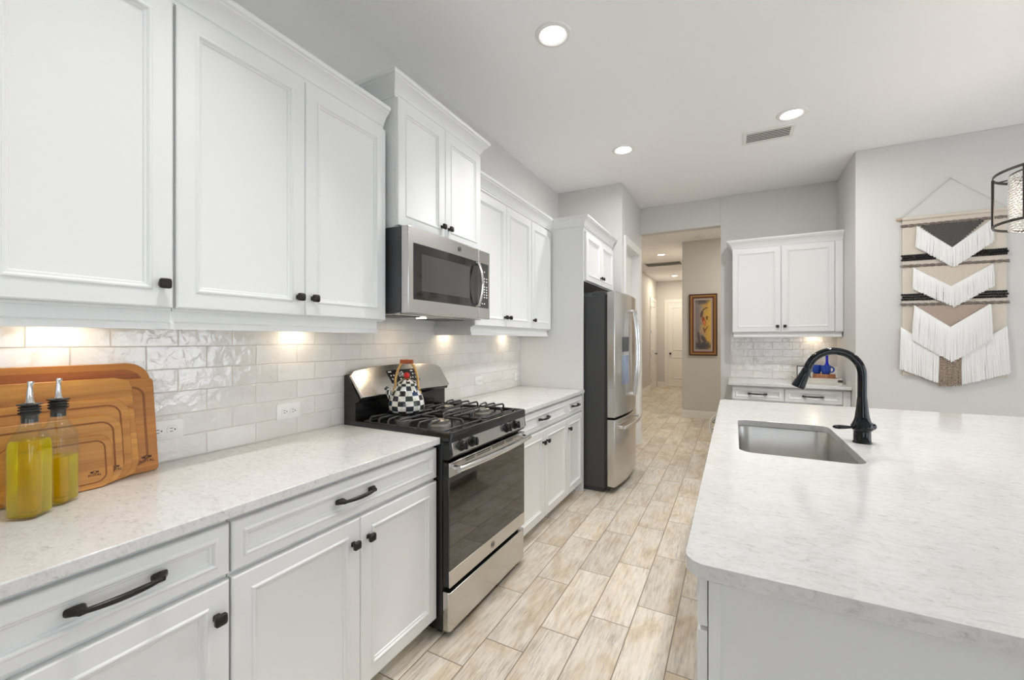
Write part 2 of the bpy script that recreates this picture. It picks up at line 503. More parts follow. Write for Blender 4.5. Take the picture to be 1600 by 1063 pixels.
def art():
    m = mat('abstract painting in greys, yellow and red', (0.4, 0.35, 0.3), 0.35)
    t = NT(m)
    v = t.coord('Object')
    x, y, z = t.xyz(v)
    n = t.noise(v, 14, 5, 0.7)
    n2 = t.noise(v, 30, 4, 0.7)
    c = t.ramp(t.math('ADD', t.math('MULTIPLY', x, 2.4), t.math('ADD', t.math('MULTIPLY', n, 0.7), 0.15)),
               [(0.25, (0.22, 0.20, 0.21)), (0.42, (0.34, 0.27, 0.22)), (0.6, (0.60, 0.36, 0.07)), (0.8, (0.70, 0.45, 0.10))])
    def blob(cx, cz, rx, rz, col, c, soft=0.5, amp=0.5, rot=0.0):
        X = t.math('SUBTRACT', x, cx); Z = t.math('SUBTRACT', z, cz)
        if rot:
            X2 = t.math('ADD', t.math('MULTIPLY', X, math.cos(rot)), t.math('MULTIPLY', Z, math.sin(rot)))
            Z = t.math('SUBTRACT', t.math('MULTIPLY', Z, math.cos(rot)), t.math('MULTIPLY', X, math.sin(rot)))
            X = X2
        d = t.math('ADD', t.math('POWER', t.math('DIVIDE', X, rx), 2.0), t.math('POWER', t.math('DIVIDE', Z, rz), 2.0))
        d = t.math('ADD', d, t.math('MULTIPLY', t.math('SUBTRACT', n2, 0.5), amp * 2))
        f = t.ramp(d, [(max(0.0, 1 - soft), (1, 1, 1)), (1.0, (0, 0, 0))])
        return t.mix(f, c, col)
    c = blob(-0.02, 0.41, 0.15, 0.075, (0.10, 0.085, 0.08), c, 0.8, 0.7)
    c = blob(-0.09, 0.10, 0.045, 0.36, (0.24, 0.20, 0.20), c, 0.8, 0.7)
    c = blob(0.0, -0.36, 0.17, 0.10, (0.07, 0.06, 0.065), c, 0.8, 0.8)
    c = blob(-0.065, -0.22, 0.028, 0.13, (0.10, 0.085, 0.09), c, 0.7, 0.7, rot=0.1)
    c = blob(0.010, -0.25, 0.040, 0.10, (0.09, 0.07, 0.075), c, 0.7, 0.7, rot=0.5)
    c = blob(-0.022, 0.185, 0.026, 0.075, (0.12, 0.075, 0.07), c, 0.6, 0.5, rot=-0.25)
    c = blob(0.012, 0.265, 0.014, 0.040, (0.13, 0.07, 0.04), c, 0.6, 0.5, rot=-0.9)
    c = blob(0.050, 0.288, 0.026, 0.013, (0.10, 0.06, 0.03), c, 0.6, 0.5)
    c = blob(0.012, 0.065, 0.030, 0.100, (0.33, 0.07, 0.025), c, 0.6, 0.5, rot=0.25)
    c = blob(0.020, 0.035, 0.022, 0.055, (0.72, 0.20, 0.07), c, 0.8, 0.4, rot=0.2)
    c = blob(0.058, 0.105, 0.016, 0.034, (0.16, 0.07, 0.03), c, 0.6, 0.5, rot=0.2)
    c = blob(0.060, 0.135, 0.024, 0.012, (0.09, 0.045, 0.02), c, 0.6, 0.5)
    c = blob(0.045, -0.075, 0.012, 0.075, (0.20, 0.08, 0.03), c, 0.6, 0.5, rot=-0.6)
    c = blob(0.018, -0.090, 0.012, 0.060, (0.20, 0.07, 0.03), c, 0.6, 0.5, rot=0.3)
    t.base(c)
    return m
M['art'] = art()
M['fr_dark'] = mat('dark brown frame wood', (0.055, 0.018, 0.008), 0.35)
M['fr_gold'] = mat('bronze gold frame', (0.42, 0.21, 0.07), 0.35, 0.5)
M['fr_brown'] = mat('red brown frame', (0.15, 0.05, 0.015), 0.35)
M['matte'] = mat('mauve grey mat board', (0.42, 0.35, 0.33), 0.7)

# ------------------------------------------------------------------ the room
H = 3.08
b = MB(); b.box(-0.5, 7.0, -3.5, 13.3, -0.1, 0.0); struct('floor', b, M['floor'])
b = MB(); b.box(-0.5, 7.12, -3.62, 13.3, H, H + 0.12); struct('ceiling', b, M['ceil'])
b = MB(); b.box(-0.12, 0.0, -3.5, 4.612, 0, H); struct('wall_left', b, M['wall'])
# pantry block: front, side with doorway
b = MB()
b.box(-0.12, 0.745, 4.612, 4.70, 0, H)
b.box(0.66, 0.745, 4.70, 4.807, 0, H)
b.box(0.66, 0.745, 5.55, 5.755, 0, H)
b.box(0.66, 0.745, 4.807, 5.55, 2.44, H)
b.box(-0.19, 0.66, 5.66, 5.755, 0, H)
struct('wall_pantry', b, M['wall'], bevel=0.004)
# back wall with the hall opening
b = MB()
b.box(1.688, 2.93, 5.635, 5.755, 0, H)
b.box(0.745, 1.688, 5.635, 5.755, 2.74, H)
struct('wall_back', b, M['wall'], bevel=0.004)
b = MB()
b.prism([(2.81, 4.848), (7.0, 4.848), (7.0, 4.97), (2.93, 4.97), (2.93, 5.635), (2.81, 5.635)], 'z', 0, H)
struct('wall_right', b, M['wall'], bevel=0.004)
# hall
b = MB(); b.box(-0.31, -0.19, 5.66, 13.07, 0, H); struct('wall_hall_left', b, M['wall'])
b = MB(); b.box(-0.19, 1.147, 12.95, 13.07, 0, H); struct('wall_hall_end', b, M['wall'])
b = MB(); b.prism([(1.027, 7.911), (3.0, 7.911), (3.0, 8.03), (1.147, 8.03), (1.147, 12.95), (1.027, 12.95)], 'z', 0, H)
struct('wall_hall_front', b, M['wall'], bevel=0.004)
b = MB(); b.box(3.0, 3.12, 4.97, 8.03, 0, H); struct('wall_hall_side', b, M['wall'])

# great-room walls with windows, out of the picture to the right and behind
def win_wall(name, axis, pos, a0, a1, holes):
    m = MB()
    def bx(u0, u1, z0, z1):
        if u1 - u0 < 1e-4 or z1 - z0 < 1e-4: return
        if axis == 'x': m.box(pos, pos + 0.12, u0, u1, z0, z1)
        else: m.box(u0, u1, pos - 0.12, pos, z0, z1)
    u = a0
    for (h0, h1, z0, z1) in holes:
        bx(u, h0, 0, H); bx(h0, h1, 0, z0); bx(h0, h1, z1, H); u = h1
    bx(u, a1, 0, H)
    struct(name, m, M['wall'])
WR = [(-2.6, -0.4, 0.10, 2.45), (0.6, 2.4, 0.10, 2.45), (2.75, 4.5, 0.10, 2.45)]
WB = [(2.2, 3.8, 0.10, 2.35)]
win_wall('wall_far_right', 'x', 7.0, -3.5, 4.97, WR)
win_wall('wall_behind', 'y', -3.5, -0.12, 7.12, WB)
wi = 1
for axis, pos, holes in (('x', 7.0, WR), ('y', -3.5, WB)):
    for (u0, u1, z0, z1) in holes:
        f = MB(); t_ = 0.05
        def bx(a, b_, c, d):
            if axis == 'x': f.box(pos + 0.03, pos + 0.09, a, b_, c, d)
            else: f.box(a, b_, pos - 0.09, pos - 0.03, c, d)
        bx(u0, u0 + t_, z0, z1); bx(u1 - t_, u1, z0, z1); bx(u0 + t_, u1 - t_, z0, z0 + t_); bx(u0 + t_, u1 - t_, z1 - t_, z1)
        um = (u0 + u1) / 2; bx(um - 0.025, um + 0.025, z0 + t_, z1 - t_)
        w = struct('window_%d' % wi, f, M['trim'])
        g = MB()
        if axis == 'x': g.box(pos + 0.058, pos + 0.062, u0 + t_, u1 - t_, z0 + t_, z1 - t_)
        else: g.box(u0 + t_, u1 - t_, pos - 0.062, pos - 0.058, z0 + t_, z1 - t_)
        g.build('window_pane', M['pane'], w)
        # daylight sampling portal in the opening
        ld = bpy.data.lights.new('daylight_portal', 'AREA')
        ld.shape = 'RECTANGLE'
        lo = bpy.data.objects.new('daylight_portal', ld)
        COL.objects.link(lo)
        if axis == 'x':
            lo.location = (pos + 0.11, um, (z0 + z1) / 2); lo.rotation_euler = (PI / 2, 0, PI / 2)
        else:
            lo.location = (um, pos - 0.11, (z0 + z1) / 2); lo.rotation_euler = (PI / 2, 0, PI)
        ld.size = u1 - u0; ld.size_y = z1 - z0
        ld.cycles.is_portal = True
        wi += 1

# baseboards
def base_prof(n=0.013): return [(0, 0), (n + 0.004, 0), (n + 0.004, 0.02), (n, 0.024), (n, 0.11), (0.008, 0.128), (0, 0.13)]
def baseboard(name, axis, pos, a0, a1, sgn):
    m = MB()
    pr = [(pos + sgn * p, z) for p, z in base_prof()]
    if axis == 'y':
        m.loops([[(p, a0, z) for p, z in pr], [(p, a1, z) for p, z in pr]])
    else:
        m.loops([[(a0, p, z) for p, z in pr], [(a1, p, z) for p, z in pr]])
    struct(name, m, M['trim'])
baseboard('baseboard_hall_front', 'x', 7.911, 1.012, 3.0, -1)
baseboard('baseboard_hall_corridor', 'y', 1.027, 7.911, 12.95, -1)
baseboard('baseboard_hall_left', 'y', -0.19, 5.755, 11.83, 1)
baseboard('baseboard_hall_end', 'x', 12.95, -0.17, 0.035, -1)
baseboard('baseboard_back', 'x', 5.635, 1.688, 1.81, -1)
baseboard('baseboard_right', 'x', 4.848, 2.81, 7.0, -1)
baseboard('baseboard_pantry', 'y', 0.745, 5.64, 5.755, 1)

# backsplashes
b = MB(); b.box(0.0, 0.008, 0.14, 3.606, 0.914, 1.53); struct('trim_1', b, M['tileL'])
b = MB(); b.box(1.797, 2.81, 5.627, 5.635, 0.914, 1.45); struct('trim_2', b, M['tileB'])

# doors: pantry, hall end, hall left
def casing(mb, F, u0, u1, z1, w=0.085, t=0.018):
    prof = [(0, 0), (0, t * 0.6), (0.012, t * 0.75), (w - 0.02, t), (w, t), (w, 0)]
    def leg(path):
        L = []
        for (ua, za, du, dz) in path:
            L.append([F(ua + du * p, za + dz * p, n) for p, n in prof])
        mb.loops(L)
    leg([(u0, 0, -1, 0), (u0, z1, -1, 1), (u1, z1, 1, 1), (u1, 0, 1, 0)])

def panel_ring(mb, F, u0, u1, v0, v1, prof):
    L = []
    for i, n in prof:
        L.append([F(u0 + i, v0 + i, n), F(u1 - i, v0 + i, n), F(u1 - i, v1 - i, n), F(u0 + i, v1 - i, n)])
    mb.loops(L, True, True)

def hall_door(name, F, u0, u1, v1, hinge_side, knob_u, hinges=True):
    m = MB()
    panel_ring(m, F, u0, u1, 0.012, v1, [(0, -0.035), (0, 0), (0.001, 0)])
    st = 0.115
    for (a, c) in ((0.24, 0.86), (1.06, v1 - 0.13)):
        panel_ring(m, F, u0 + st, u1 - st, a, c, [(0, 0.0005), (0.006, 0.012), (0.016, 0.012), (0.030, -0.004), (0.055, 0.003), (0.060, 0.003)])
    d = struct(name, m, M['trim'])
    c = MB(); casing(c, F, u0 - 0.006, u1 + 0.006, v1 + 0.006)
    c.build('door_casing', M['trim'], d)
    k = MB()
    p0 = Vector(F(knob_u, 0.96, 0.0)); p1 = Vector(F(knob_u, 0.96, 0.006)); p2 = Vector(F(knob_u, 0.96, 0.035)); p3 = Vector(F(knob_u, 0.96, 0.06))
    k.cyl(p0, p1, 0.03); k.cyl(p1, p2, 0.011); k.tube([p2, p2.lerp(p3, 0.35), p2.lerp(p3, 0.75), p3], [0.014, 0.027, 0.026, 0.012], 16)
    k.build('door_knob', M['bronze'], d)
    if hinges:
        for z in (0.24, 0.92, 1.58, 2.24):
            hm = MB(); hu = u0 - 0.004 if hinge_side < 0 else u1 + 0.004
            hm.cyl(F(hu, z - 0.05, 0.006), F(hu, z + 0.05, 0.006), 0.011, n=10)
            hm.build('hinge', M['bronze'], d)
    return d
hall_door('door_1', FY(12.948), 0.129, 0.94, 2.44, 1, 0.195, hinges=False)
hall_door('door_2', FX(-0.188), 11.93, 12.74, 2.44, -1, 12.68)
d = MB()
panel_ring(d, FX(0.655), 4.812, 5.546, 0.012, 2.436, [(0, -0.035), (0, 0), (0.001, 0)])
for (a, c) in ((0.24, 0.86), (1.06, 2.31)):
    panel_ring(d, FX(0.655), 4.812 + 0.115, 5.546 - 0.115, a, c, [(0, 0.0005), (0.01, -0.006), (0.018, -0.006), (0.045, 0.003), (0.05, 0.003)])
pd = struct('door_3', d, M['trim'])
c = MB(); casing(c, FX(0.745), 4.803, 5.546, 2.446)
c.build('door_casing', M['trim'], pd)
c = MB(); c.box(0.655, 0.7465, 5.538, 5.552, 0.0, 2.442); c.box(0.655, 0.7465, 4.805, 4.811, 0.0, 2.442); c.box(0.655, 0.7465, 4.811, 5.538, 2.4365, 2.442)
c.build('door_jamb', M['trim'], pd)

# ------------------------------------------------------------------ ceiling fittings
def lamp_light(name, parent, loc, radius, watts, color, spread=PI):
    ld = bpy.data.lights.new(name, 'AREA')
    ld.shape = 'DISK'; ld.size = radius * 2; ld.energy = watts; ld.color = color
    ld.spread = spread
    lo = bpy.data.objects.new(name, ld)
    COL.objects.link(lo)
    lo.parent = parent
    lo.location = Vector(loc) - WPOS[parent.name]
    return lo

def can_light(x, y, label, watts, z=H, group='recessed ceiling lights', color=(1.0, 0.985, 0.97), spread=180):
    t = thing('recessed_light', (x, y, z), label, 'ceiling light', group)
    m = MB(); m.lathe([(0.066, -0.001), (0.068, -0.004), (0.080, -0.010), (0.098, -0.006), (0.102, 0.0)], (x, y, z), 40, False, False)
    m.build('trim_ring', M['trim'], t)
    m = MB(); m.lathe([(0.002, -0.0042), (0.04, -0.004), (0.066, -0.003), (0.0665, -0.0005)], (x, y, z), 40)
    m.build('lens', M['lamp'], t)
    lamp_light('lamp', t, (x, y, z - 0.012), 0.06, watts, color, math.radians(spread))
    return t
can_light(0.926, 2.194, 'large bright recessed ceiling light nearest the viewer, above the stove', CAN_W, spread=85)
can_light(0.944, 3.819, 'small bright recessed ceiling light above the refrigerator end of the aisle', 9.0, spread=170)
can_light(2.217, 3.814, 'bright recessed ceiling light just beside the ceiling air vent', 24.0, spread=180)
can_light(2.217, 2.194, 'added unseen ceiling light over the island sink, above the top edge of the picture', ISLE_W, spread=130)  # extra lamp, put in to light the island and lower doors
can_light(0.926, 0.55, 'added unseen ceiling light over the near end of the aisle, above the picture', CAN_W, spread=85)  # extra lamp out of view, put in to light the near aisle
can_light(2.35, 6.85, 'added hall ceiling light out of sight behind the far cabinet wall', HALL_W, group='recessed hall lights', color=(1.0, 0.90, 0.76))  # extra lamp hidden by the wall stub, added to brighten the hall wall
can_light(0.534, 8.867, 'recessed hall ceiling light on the near side of the return grille', HALL_W * 0.7, group='recessed hall lights', color=(1.0, 0.86, 0.68))
can_light(0.428, 11.947, 'recessed hall ceiling light on the far side of the return grille', HALL_W * 0.8, group='recessed hall lights', color=(1.0, 0.86, 0.68))

def vent(x0, x1, y0, y1, label, cat, n, along='x', group=None):
    t = thing('ceiling_vent', ((x0 + x1) / 2, (y0 + y1) / 2, H), label, cat, group)
    m = MB(); w = 0.028
    m.box(x0, x1, y0, y0 + w, H - 0.008, H); m.box(x0, x1, y1 - w, y1, H - 0.008, H)
    m.box(x0, x0 + w, y0 + w, y1 - w, H - 0.008, H); m.box(x1 - w, x1, y0 + w, y1 - w, H - 0.008, H)
    m.build('vent_frame', M['trim'], t, bevel=0.002)
    box_obj('vent_duct', M['slot'], t, x0 + w, x1 - w, y0 + w, y1 - w, H - 0.002, H - 0.0005)
    for k in range(n):
        yc = y0 + w + (k + 0.5) * (y1 - y0 - 2 * w) / n
        hw = (y1 - y0 - 2 * w) / n * 0.45
        s = MB(); s.loops([[(xx, yc - hw, H - 0.009), (xx, yc - hw + 0.003, H - 0.010), (xx, yc + hw, H - 0.004), (xx, yc + hw - 0.003, H - 0.003)] for xx in (x0 + w, x1 - w)])
        s.build('slat', M['trim'], t)
    return t
vent(1.895, 2.265, 3.985, 4.225, 'white slatted air vent in the kitchen ceiling', 'air vent', 6)
vent(0.02, 0.82, 9.72, 10.22, 'long grey return air grille in the hall ceiling', 'air vent', 14)
m = MB(); m.lathe([(0.075, 0.0), (0.075, -0.012), (0.062, -0.034), (0.03, -0.038), (0.002, -0.039)], (1.33, 7.6, H), 28)
tag(m.build('smoke_detector', M['plastic']), 'round white smoke detector on the hall ceiling', 'smoke detector')

# ------------------------------------------------------------------ cabinetry
def door_mesh(F, u0, u1, v0, v1, t=0.02, s=0.052):
    """raised-bead panel door or drawer front; n = 0 is its front"""
    m = MB()
    panel_ring(m, F, u0, u1, v0, v1, [(0, -t), (0, -0.005), (0.0015, -0.002), (0.005, 0), (s - 0.002, 0), (s, 0.0015), (s + 0.003, 0.0035), (s + 0.007, 0.0035),
                                     (s + 0.010, 0.001), (s + 0.012, -0.003), (s + 0.017, -0.0045), (s + 0.020, -0.0085), (s + 0.022, -0.009)])
    return m

def knob(F, u, v, parent):
    m = MB()
    def sq(h, n, k=12):
        pts = []
        for i in range(4 * k // 2):
            a = 2 * PI * i / (2 * k)
            ca, sa = math.cos(a), math.sin(a)
            e = 0.42
            pts.append(F(u + h * math.copysign(abs(ca) ** e, ca), v + h * math.copysign(abs(sa) ** e, sa), n))
        return pts
    m.loops([sq(h, n) for h, n in ((0.0085, 0.0), (0.0085, 0.003), (0.006, 0.006), (0.0065, 0.013), (0.0125, 0.016), (0.0148, 0.019), (0.0148, 0.026), (0.0128, 0.029), (0.006, 0.0305))])
    return m.build('knob', M['bronze'], parent, smooth=50)

def pull(F, u, v, parent, L=0.152):
    m = MB()
    h = L / 2
    for sg in (-1, 1):
        c = u + sg * (h - 0.004)
        Lp = []
        for (a, bb, n) in ((0.017, 0.009, 0.0), (0.017, 0.009, 0.004), (0.013, 0.0075, 0.012), (0.010, 0.006, 0.020), (0.009, 0.0055, 0.026)):
            cc = c - sg * (n * 0.25)
            Lp.append([F(cc + a * math.copysign(abs(math.cos(q)) ** 0.5, math.cos(q)), v + bb * math.copysign(abs(math.sin(q)) ** 0.5, math.sin(q)), n) for q in [2 * PI * i / 16 for i in range(16)]])
        m.loops(Lp)
    pts, rs = [], []
    for i in range(17):
        s_ = -1 + 2 * i / 16
        pts.append(F(u + s_ * (h - 0.008), v, 0.022 + 0.010 * (1 - s_ * s_)))
        rs.append(0.0052 + 0.0022 * (1 - s_ * s_))
    m.tube(pts, rs, 10)
    return m.build('pull', M['bronze'], parent, smooth=50)

CROWN = [(0.0, 0.0), (0.006, 0.0), (0.006, 0.010), (0.010, 0.014), (0.012, 0.022), (0.018, 0.034), (0.028, 0.050), (0.040, 0.062), (0.046, 0.066), (0.046, 0.072), (0.054, 0.076), (0.056, 0.082), (0.056, 0.092), (0.0, 0.092)]
def crown(path, zb, parent, scale=1.0):
    """path: list of (x, y, dx, dy): corner and the outward direction the profile grows in"""
    m = MB()
    L = []
    for (x, y, dx, dy) in path:
        L.append([(x + dx * p * scale, y + dy * p * scale, zb + z * scale) for p, z in CROWN])
    m.loops(L)
    return m.build('crown', M['cab'], parent, smooth=25)

def base_cabinet(y0, y1, doors, knobs, label, pull_u=None, drawer=True):
    t = thing('base_cabinet', (0.3, (y0 + y1) / 2, 0), label, 'cabinet', 'lower cabinets along the left wall')
    m = MB()
    m.prism([(0.010, 0.0), (0.545, 0.0), (0.545, 0.085), (0.611, 0.085), (0.611, 0.8835), (0.010, 0.8835)], 'y', y0 + 0.0005, y1 - 0.0005)
    m.build('body', M['cab'], t)
    F = FX(0.632)
    d = door_mesh(F, y0 + 0.002, y1 - 0.002, 0.731, 0.866, s=0.030).build('drawer', M['cab'], t, smooth=25)
    pull(F, pull_u if pull_u else (y0 + y1) / 2, 0.803, d)
    n = len(knobs)
    for i, ku in enumerate(knobs):
        a = y0 + (y1 - y0) * i / n; c = y0 + (y1 - y0) * (i + 1) / n
        d = door_mesh(F, a + (0.002 if i == 0 else 0.001), c - (0.002 if i == n - 1 else 0.001), 0.090, 0.716).build('door', M['cab'], t, smooth=25)
        knob(F, (c - 0.035) if ku > 0 else (a + 0.035), 0.632, d)
    return t
base_cabinet(0.180, 0.640, 1, [1], 'white base cabinet in the near left corner, one drawer over one door')
base_cabinet(0.642, 1.526, 2, [1, -1], 'white two door base cabinet left of the stove, under the near counter', 1.063)
base_cabinet(2.300, 3.212, 2, [1, -1], 'white two door base cabinet just right of the stove', 2.735)
base_cabinet(3.214, 3.592, 1, [-1], 'narrow white one door base cabinet beside the refrigerator panel')

def upper_cabinet(y0, y1, z0, z1, xf, knobs, label, rail=None, crown_path=None, crown_z=None, side_l=False, cs=1.0):
    t = thing('wall_cabinet', (xf / 2, (y0 + y1) / 2, z0), label, 'cabinet', 'upper cabinets along the left wall')
    m = MB(); m.box(0.009, xf - 0.021, y0 + 0.0005, y1 - 0.0005, z0 - 0.008, z1 + 0.012)
    m.build('body', M['cab'], t)
    F = FX(xf)
    n = len(knobs)
    for i, ku in enumerate(knobs):
        a = y0 + (y1 - y0) * i / n; c = y0 + (y1 - y0) * (i + 1) / n
        d = door_mesh(F, a + (0.003 if i == 0 else 0.001), c - (0.003 if i == n - 1 else 0.001), z0, z1).build('door', M['cab'], t, smooth=25)
        knob(F, (c - 0.032) if ku > 0 else (a + 0.032), z0 + 0.070, d)
    if rail:
        r0, r1, rl, rr = rail
        m = MB()
        x1 = xf - 0.022
        pr = [(x1 - 0.018, 1.390), (x1 - 0.002, 1.390), (x1 - 0.002, 1.408), (x1 - 0.007, 1.413), (x1 - 0.007, z0 - 0.008), (x1 - 0.018, z0 - 0.008)]
        m.loops([[(p, r0, z) for p, z in pr], [(p, r1, z) for p, z in pr]])
        if rl: m.box(0.009, x1 - 0.018, r0, r0 + 0.018, 1.390, z0 - 0.008)
        if rr: m.box(0.009, x1 - 0.018, r1 - 0.018, r1, 1.390, z0 - 0.008)
        m.build('light_rail', M['cab'], t)
    if crown_path: crown(crown_path, crown_z, t, cs)
    return t
upper_cabinet(0.240, 0.640, 1.453, 2.375, 0.335, [1], 'tall white upper cabinet cropped by the left picture edge, single knob', (0.24, 0.641, True, False),
              [(0.314, 0.24, 1, 0), (0.314, 0.641, 1, 0)], 2.382)
upper_cabinet(0.642, 1.512, 1.453, 2.375, 0.335, [1, -1], 'white two door upper cabinet left of the microwave', (0.641, 1.478, False, True),
              [(0.314, 0.641, 1, 0), (0.314, 1.505, 1, 0)], 2.382)
upper_cabinet(1.534, 2.292, 1.918, 2.540, 0.387, [1, -1], 'raised white two door cabinet directly over the microwave', None,
              [(0.009, 1.5345, 0, -1), (0.366, 1.5345, 1, -1), (0.366, 2.2915, 1, 1), (0.009, 2.2915, 0, 1)], 2.543, cs=1.05)
upper_cabinet(2.298, 3.168, 1.453, 2.350, 0.335, [1, -1], 'white two door upper cabinet right of the microwave', (2.290, 3.169, True, False),
              [(0.314, 2.299, 1, 0), (0.314, 3.169, 1, 0)], 2.372)
upper_cabinet(3.170, 3.592, 1.453, 2.350, 0.335, [-1], 'narrow white single door upper cabinet against the refrigerator side panel', (3.169, 3.560, False, True),
              [(0.314, 3.169, 1, 0), (0.314, 3.6065, 1, -1)], 2.372)

# refrigerator surround
t = thing('refrigerator_cabinet', (0.33, 4.1, 0), 'tall white side panel and two door cabinet built around the refrigerator', 'cabinet')
box_obj('side_panel', M['cab'], t, 0.009, 0.634, 3.607, 3.627, 0.0, 2.40)
box_obj('side_panel', M['cab'], t, 0.009, 0.634, 4.586, 4.606, 0.0, 2.40)
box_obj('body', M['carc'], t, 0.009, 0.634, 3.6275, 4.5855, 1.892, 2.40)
m = MB(); m.box(0.634, 0.638, 3.607, 4.606, 1.886, 2.40)
m.build('face_frame', M['cab'], t)
F = FX(0.660)
for a, c, s in ((3.632, 4.105, 1), (4.108, 4.581, -1)):
    d = door_mesh(F, a, c, 1.893, 2.335).build('door', M['cab'], t, smooth=25)
    knob(F, (c - 0.032) if s > 0 else (a + 0.032), 1.965, d)
crown([(0.372, 3.6065, 0, -1), (0.640, 3.6065, 1, -1), (0.640, 4.60, 1, 0)], 2.372, t)

# countertops on the left wall
def slab(name, x0, x1, y0, y1, label):
    m = MB(); m.box(x0, x1, y0, y1, 0.8840, 0.914)
    return tag(m.build(name, M['quartz'], None, bevel=0.003), label, 'countertop')
slab('countertop', 0.0085, 0.650, 0.14, 1.5275, 'white speckled quartz countertop left of the stove, under the cutting boards')
slab('countertop', 0.0085, 0.650, 2.2985, 3.606, 'white speckled quartz countertop between the stove and the refrigerator panel')

# ------------------------------------------------------------------ gas range
def range_stove():
    Y0, Y1 = 1.532, 2.294
    t = thing('gas_range', (0.36, 1.913, 0), 'freestanding stainless steel gas range with black cooktop and checkered kettle on it', 'stove')
    m = MB()
    m.box(0.02, 0.655, Y0, Y1, 0.03, 0.895)
    for yy in (Y0 + 0.03, Y1 - 0.06):
        m.box(0.06, 0.10, yy, yy + 0.03, 0.0, 0.03); m.box(0.60, 0.63, yy, yy + 0.03, 0.0, 0.03)
    m.build('body', M['black'], t, bevel=0.004)
    # cooktop tray with raised rim
    m = MB()
    def R(i, z): return [(x, y, z) for x, y in rrect(0.02 + i, 0.706 - i, Y0 + i * 0.8, Y1 - i * 0.8, 0.012, 4)]
    m.loops([R(0, 0.893), R(0, 0.928), R(0.004, 0.936), R(0.014, 0.938), R(0.024, 0.932), R(0.034, 0.926), R(0.036, 0.9255)])
    m.build('cooktop', M['black'], t, smooth=50)
    # back guard
    m = MB()
    m.prism([(0.012, 0.90), (0.012, 1.170), (0.034, 1.178), (0.125, 1.052), (0.118, 1.035), (0.098, 1.030), (0.098, 0.930), (0.098, 0.90)], 'y', Y0 + 0.002, Y1 - 0.002)
    bgd = m.build('back_guard', M['black'], t, bevel=0.003)
    # tilted stainless control face with arched top
    ax, az, bx_, bz = 0.130, 1.052, 0.038, 1.180
    L = []
    NN = 24
    front, back = [], []
    def face_pt(u, v, n):   # v 0..1 up the slope
        dx, dz = bx_ - ax, bz - az
        l = math.hypot(dx, dz)
        nx, nz = dz / l, -dx / l
        return (ax + dx * v + nx * n, u, az + dz * v + nz * n)
    outline = []
    for i in range(NN + 1):
        s_ = -1 + 2 * i / NN
        u = 1.913 + s_ * 0.379
        top = 1.0 + 0.20 * (1 - abs(s_) ** 2.6)
        if abs(s_) > 0.93: top -= (abs(s_) - 0.93) / 0.07 * 0.10
        outline.append((u, top))
    pts = [(1.913 - 0.374, 0.0), (1.913 + 0.374, 0.0)] + [(u, v) for u, v in reversed(outline)]
    m = MB(); m.loops([[face_pt(u, v, 0.0) for u, v in pts], [face_pt(u, v, 0.014) for u, v in pts]])
    fc = m.build('control_face', M['steel'], t, bevel=0.005, seg=3)
    m = MB(); m.loops([[face_pt(u, v, n) for u, v in ((1.79, 0.38), (2.03, 0.38), (2.03, 0.93), (1.79, 0.93))] for n in (0.0142, 0.0150)])
    m.mark()
    for (u, v, w_) in ((1.80, 0.84, 0.024), (1.806, 0.68, 0.008), (1.828, 0.68, 0.008), (1.806, 0.53, 0.008), (1.828, 0.50, 0.010), (1.985, 0.82, 0.02), (1.99, 0.68, 0.009), (2.012, 0.68, 0.009), (1.975, 0.52, 0.008), (2.0, 0.50, 0.016), (1.955, 0.52, 0.008), (1.87, 0.5, 0.01), (1.92, 0.5, 0.01)):
        m.loops([[face_pt(a, bb, n) for a, bb in ((u, v), (u + w_, v), (u + w_, v + 0.05), (u, v + 0.05))] for n in (0.0151, 0.0154)])
    def seg(u, v, w_, h_):
        m.loops([[face_pt(a, bb, n) for a, bb in ((u, v), (u + w_, v), (u + w_, v + h_), (u, v + h_))] for n in (0.0151, 0.0156)])
    for u in (1.872, 1.884): seg(u, 0.62, 0.003, 0.23)
    seg(1.892, 0.67, 0.003, 0.03); seg(1.892, 0.77, 0.003, 0.03)
    seg(1.900, 0.62, 0.003, 0.23); seg(1.900, 0.82, 0.012, 0.03); seg(1.912, 0.62, 0.003, 0.23); seg(1.900, 0.72, 0.012, 0.03)
    m.build('display', M['black'], fc, mat2=M['mark'])
    # burners
    for (bx0, by0, br) in ((0.245, 1.725, 0.036), (0.500, 1.715, 0.046), (0.245, 2.115, 0.042), (0.500, 2.115, 0.046)):
        m = MB(); m.lathe([(br + 0.012, 0.0), (br + 0.010, 0.006), (br, 0.008), (br, 0.016)], (bx0, by0, 0.9257), 28)
        bo = m.build('burner', M['burner'], t)
        m = MB(); m.lathe([(br - 0.001, 0.0), (br + 0.002, 0.002), (br + 0.002, 0.007), (br - 0.006, 0.010)], (bx0, by0, 0.9417), 28)
        m.build('burner_cap', M['burner'], bo)
    # grates
    for gy0, gy1, cy_ in ((1.552, 1.902, 1.72), (1.924, 2.274, 2.115)):
        m = MB()
        zt, zb = 0.962, 0.934
        x0, x1 = 0.135, 0.640
        m.tube([(x, y, zb) for x, y in rrect(x0, x1, gy0, gy1, 0.02, 4)], 0.0055, 8, closed=True)
        def finger(p, q):
            p = Vector((p[0], p[1], zb)); q = Vector((q[0], q[1], zt))
            d_ = Vector((q.x - p.x, q.y - p.y, 0)).normalized()
            m.tube([p, p + Vector((0, 0, 0.012)), p + Vector((0, 0, zt - zb - 0.008)) + d_ * 0.002, p + Vector((0, 0, zt - zb)) + d_ * 0.012, q, q + Vector((0, 0, -0.006)) + d_ * 0.006], [0.0062, 0.006, 0.006, 0.006, 0.0056, 0.004], 8)
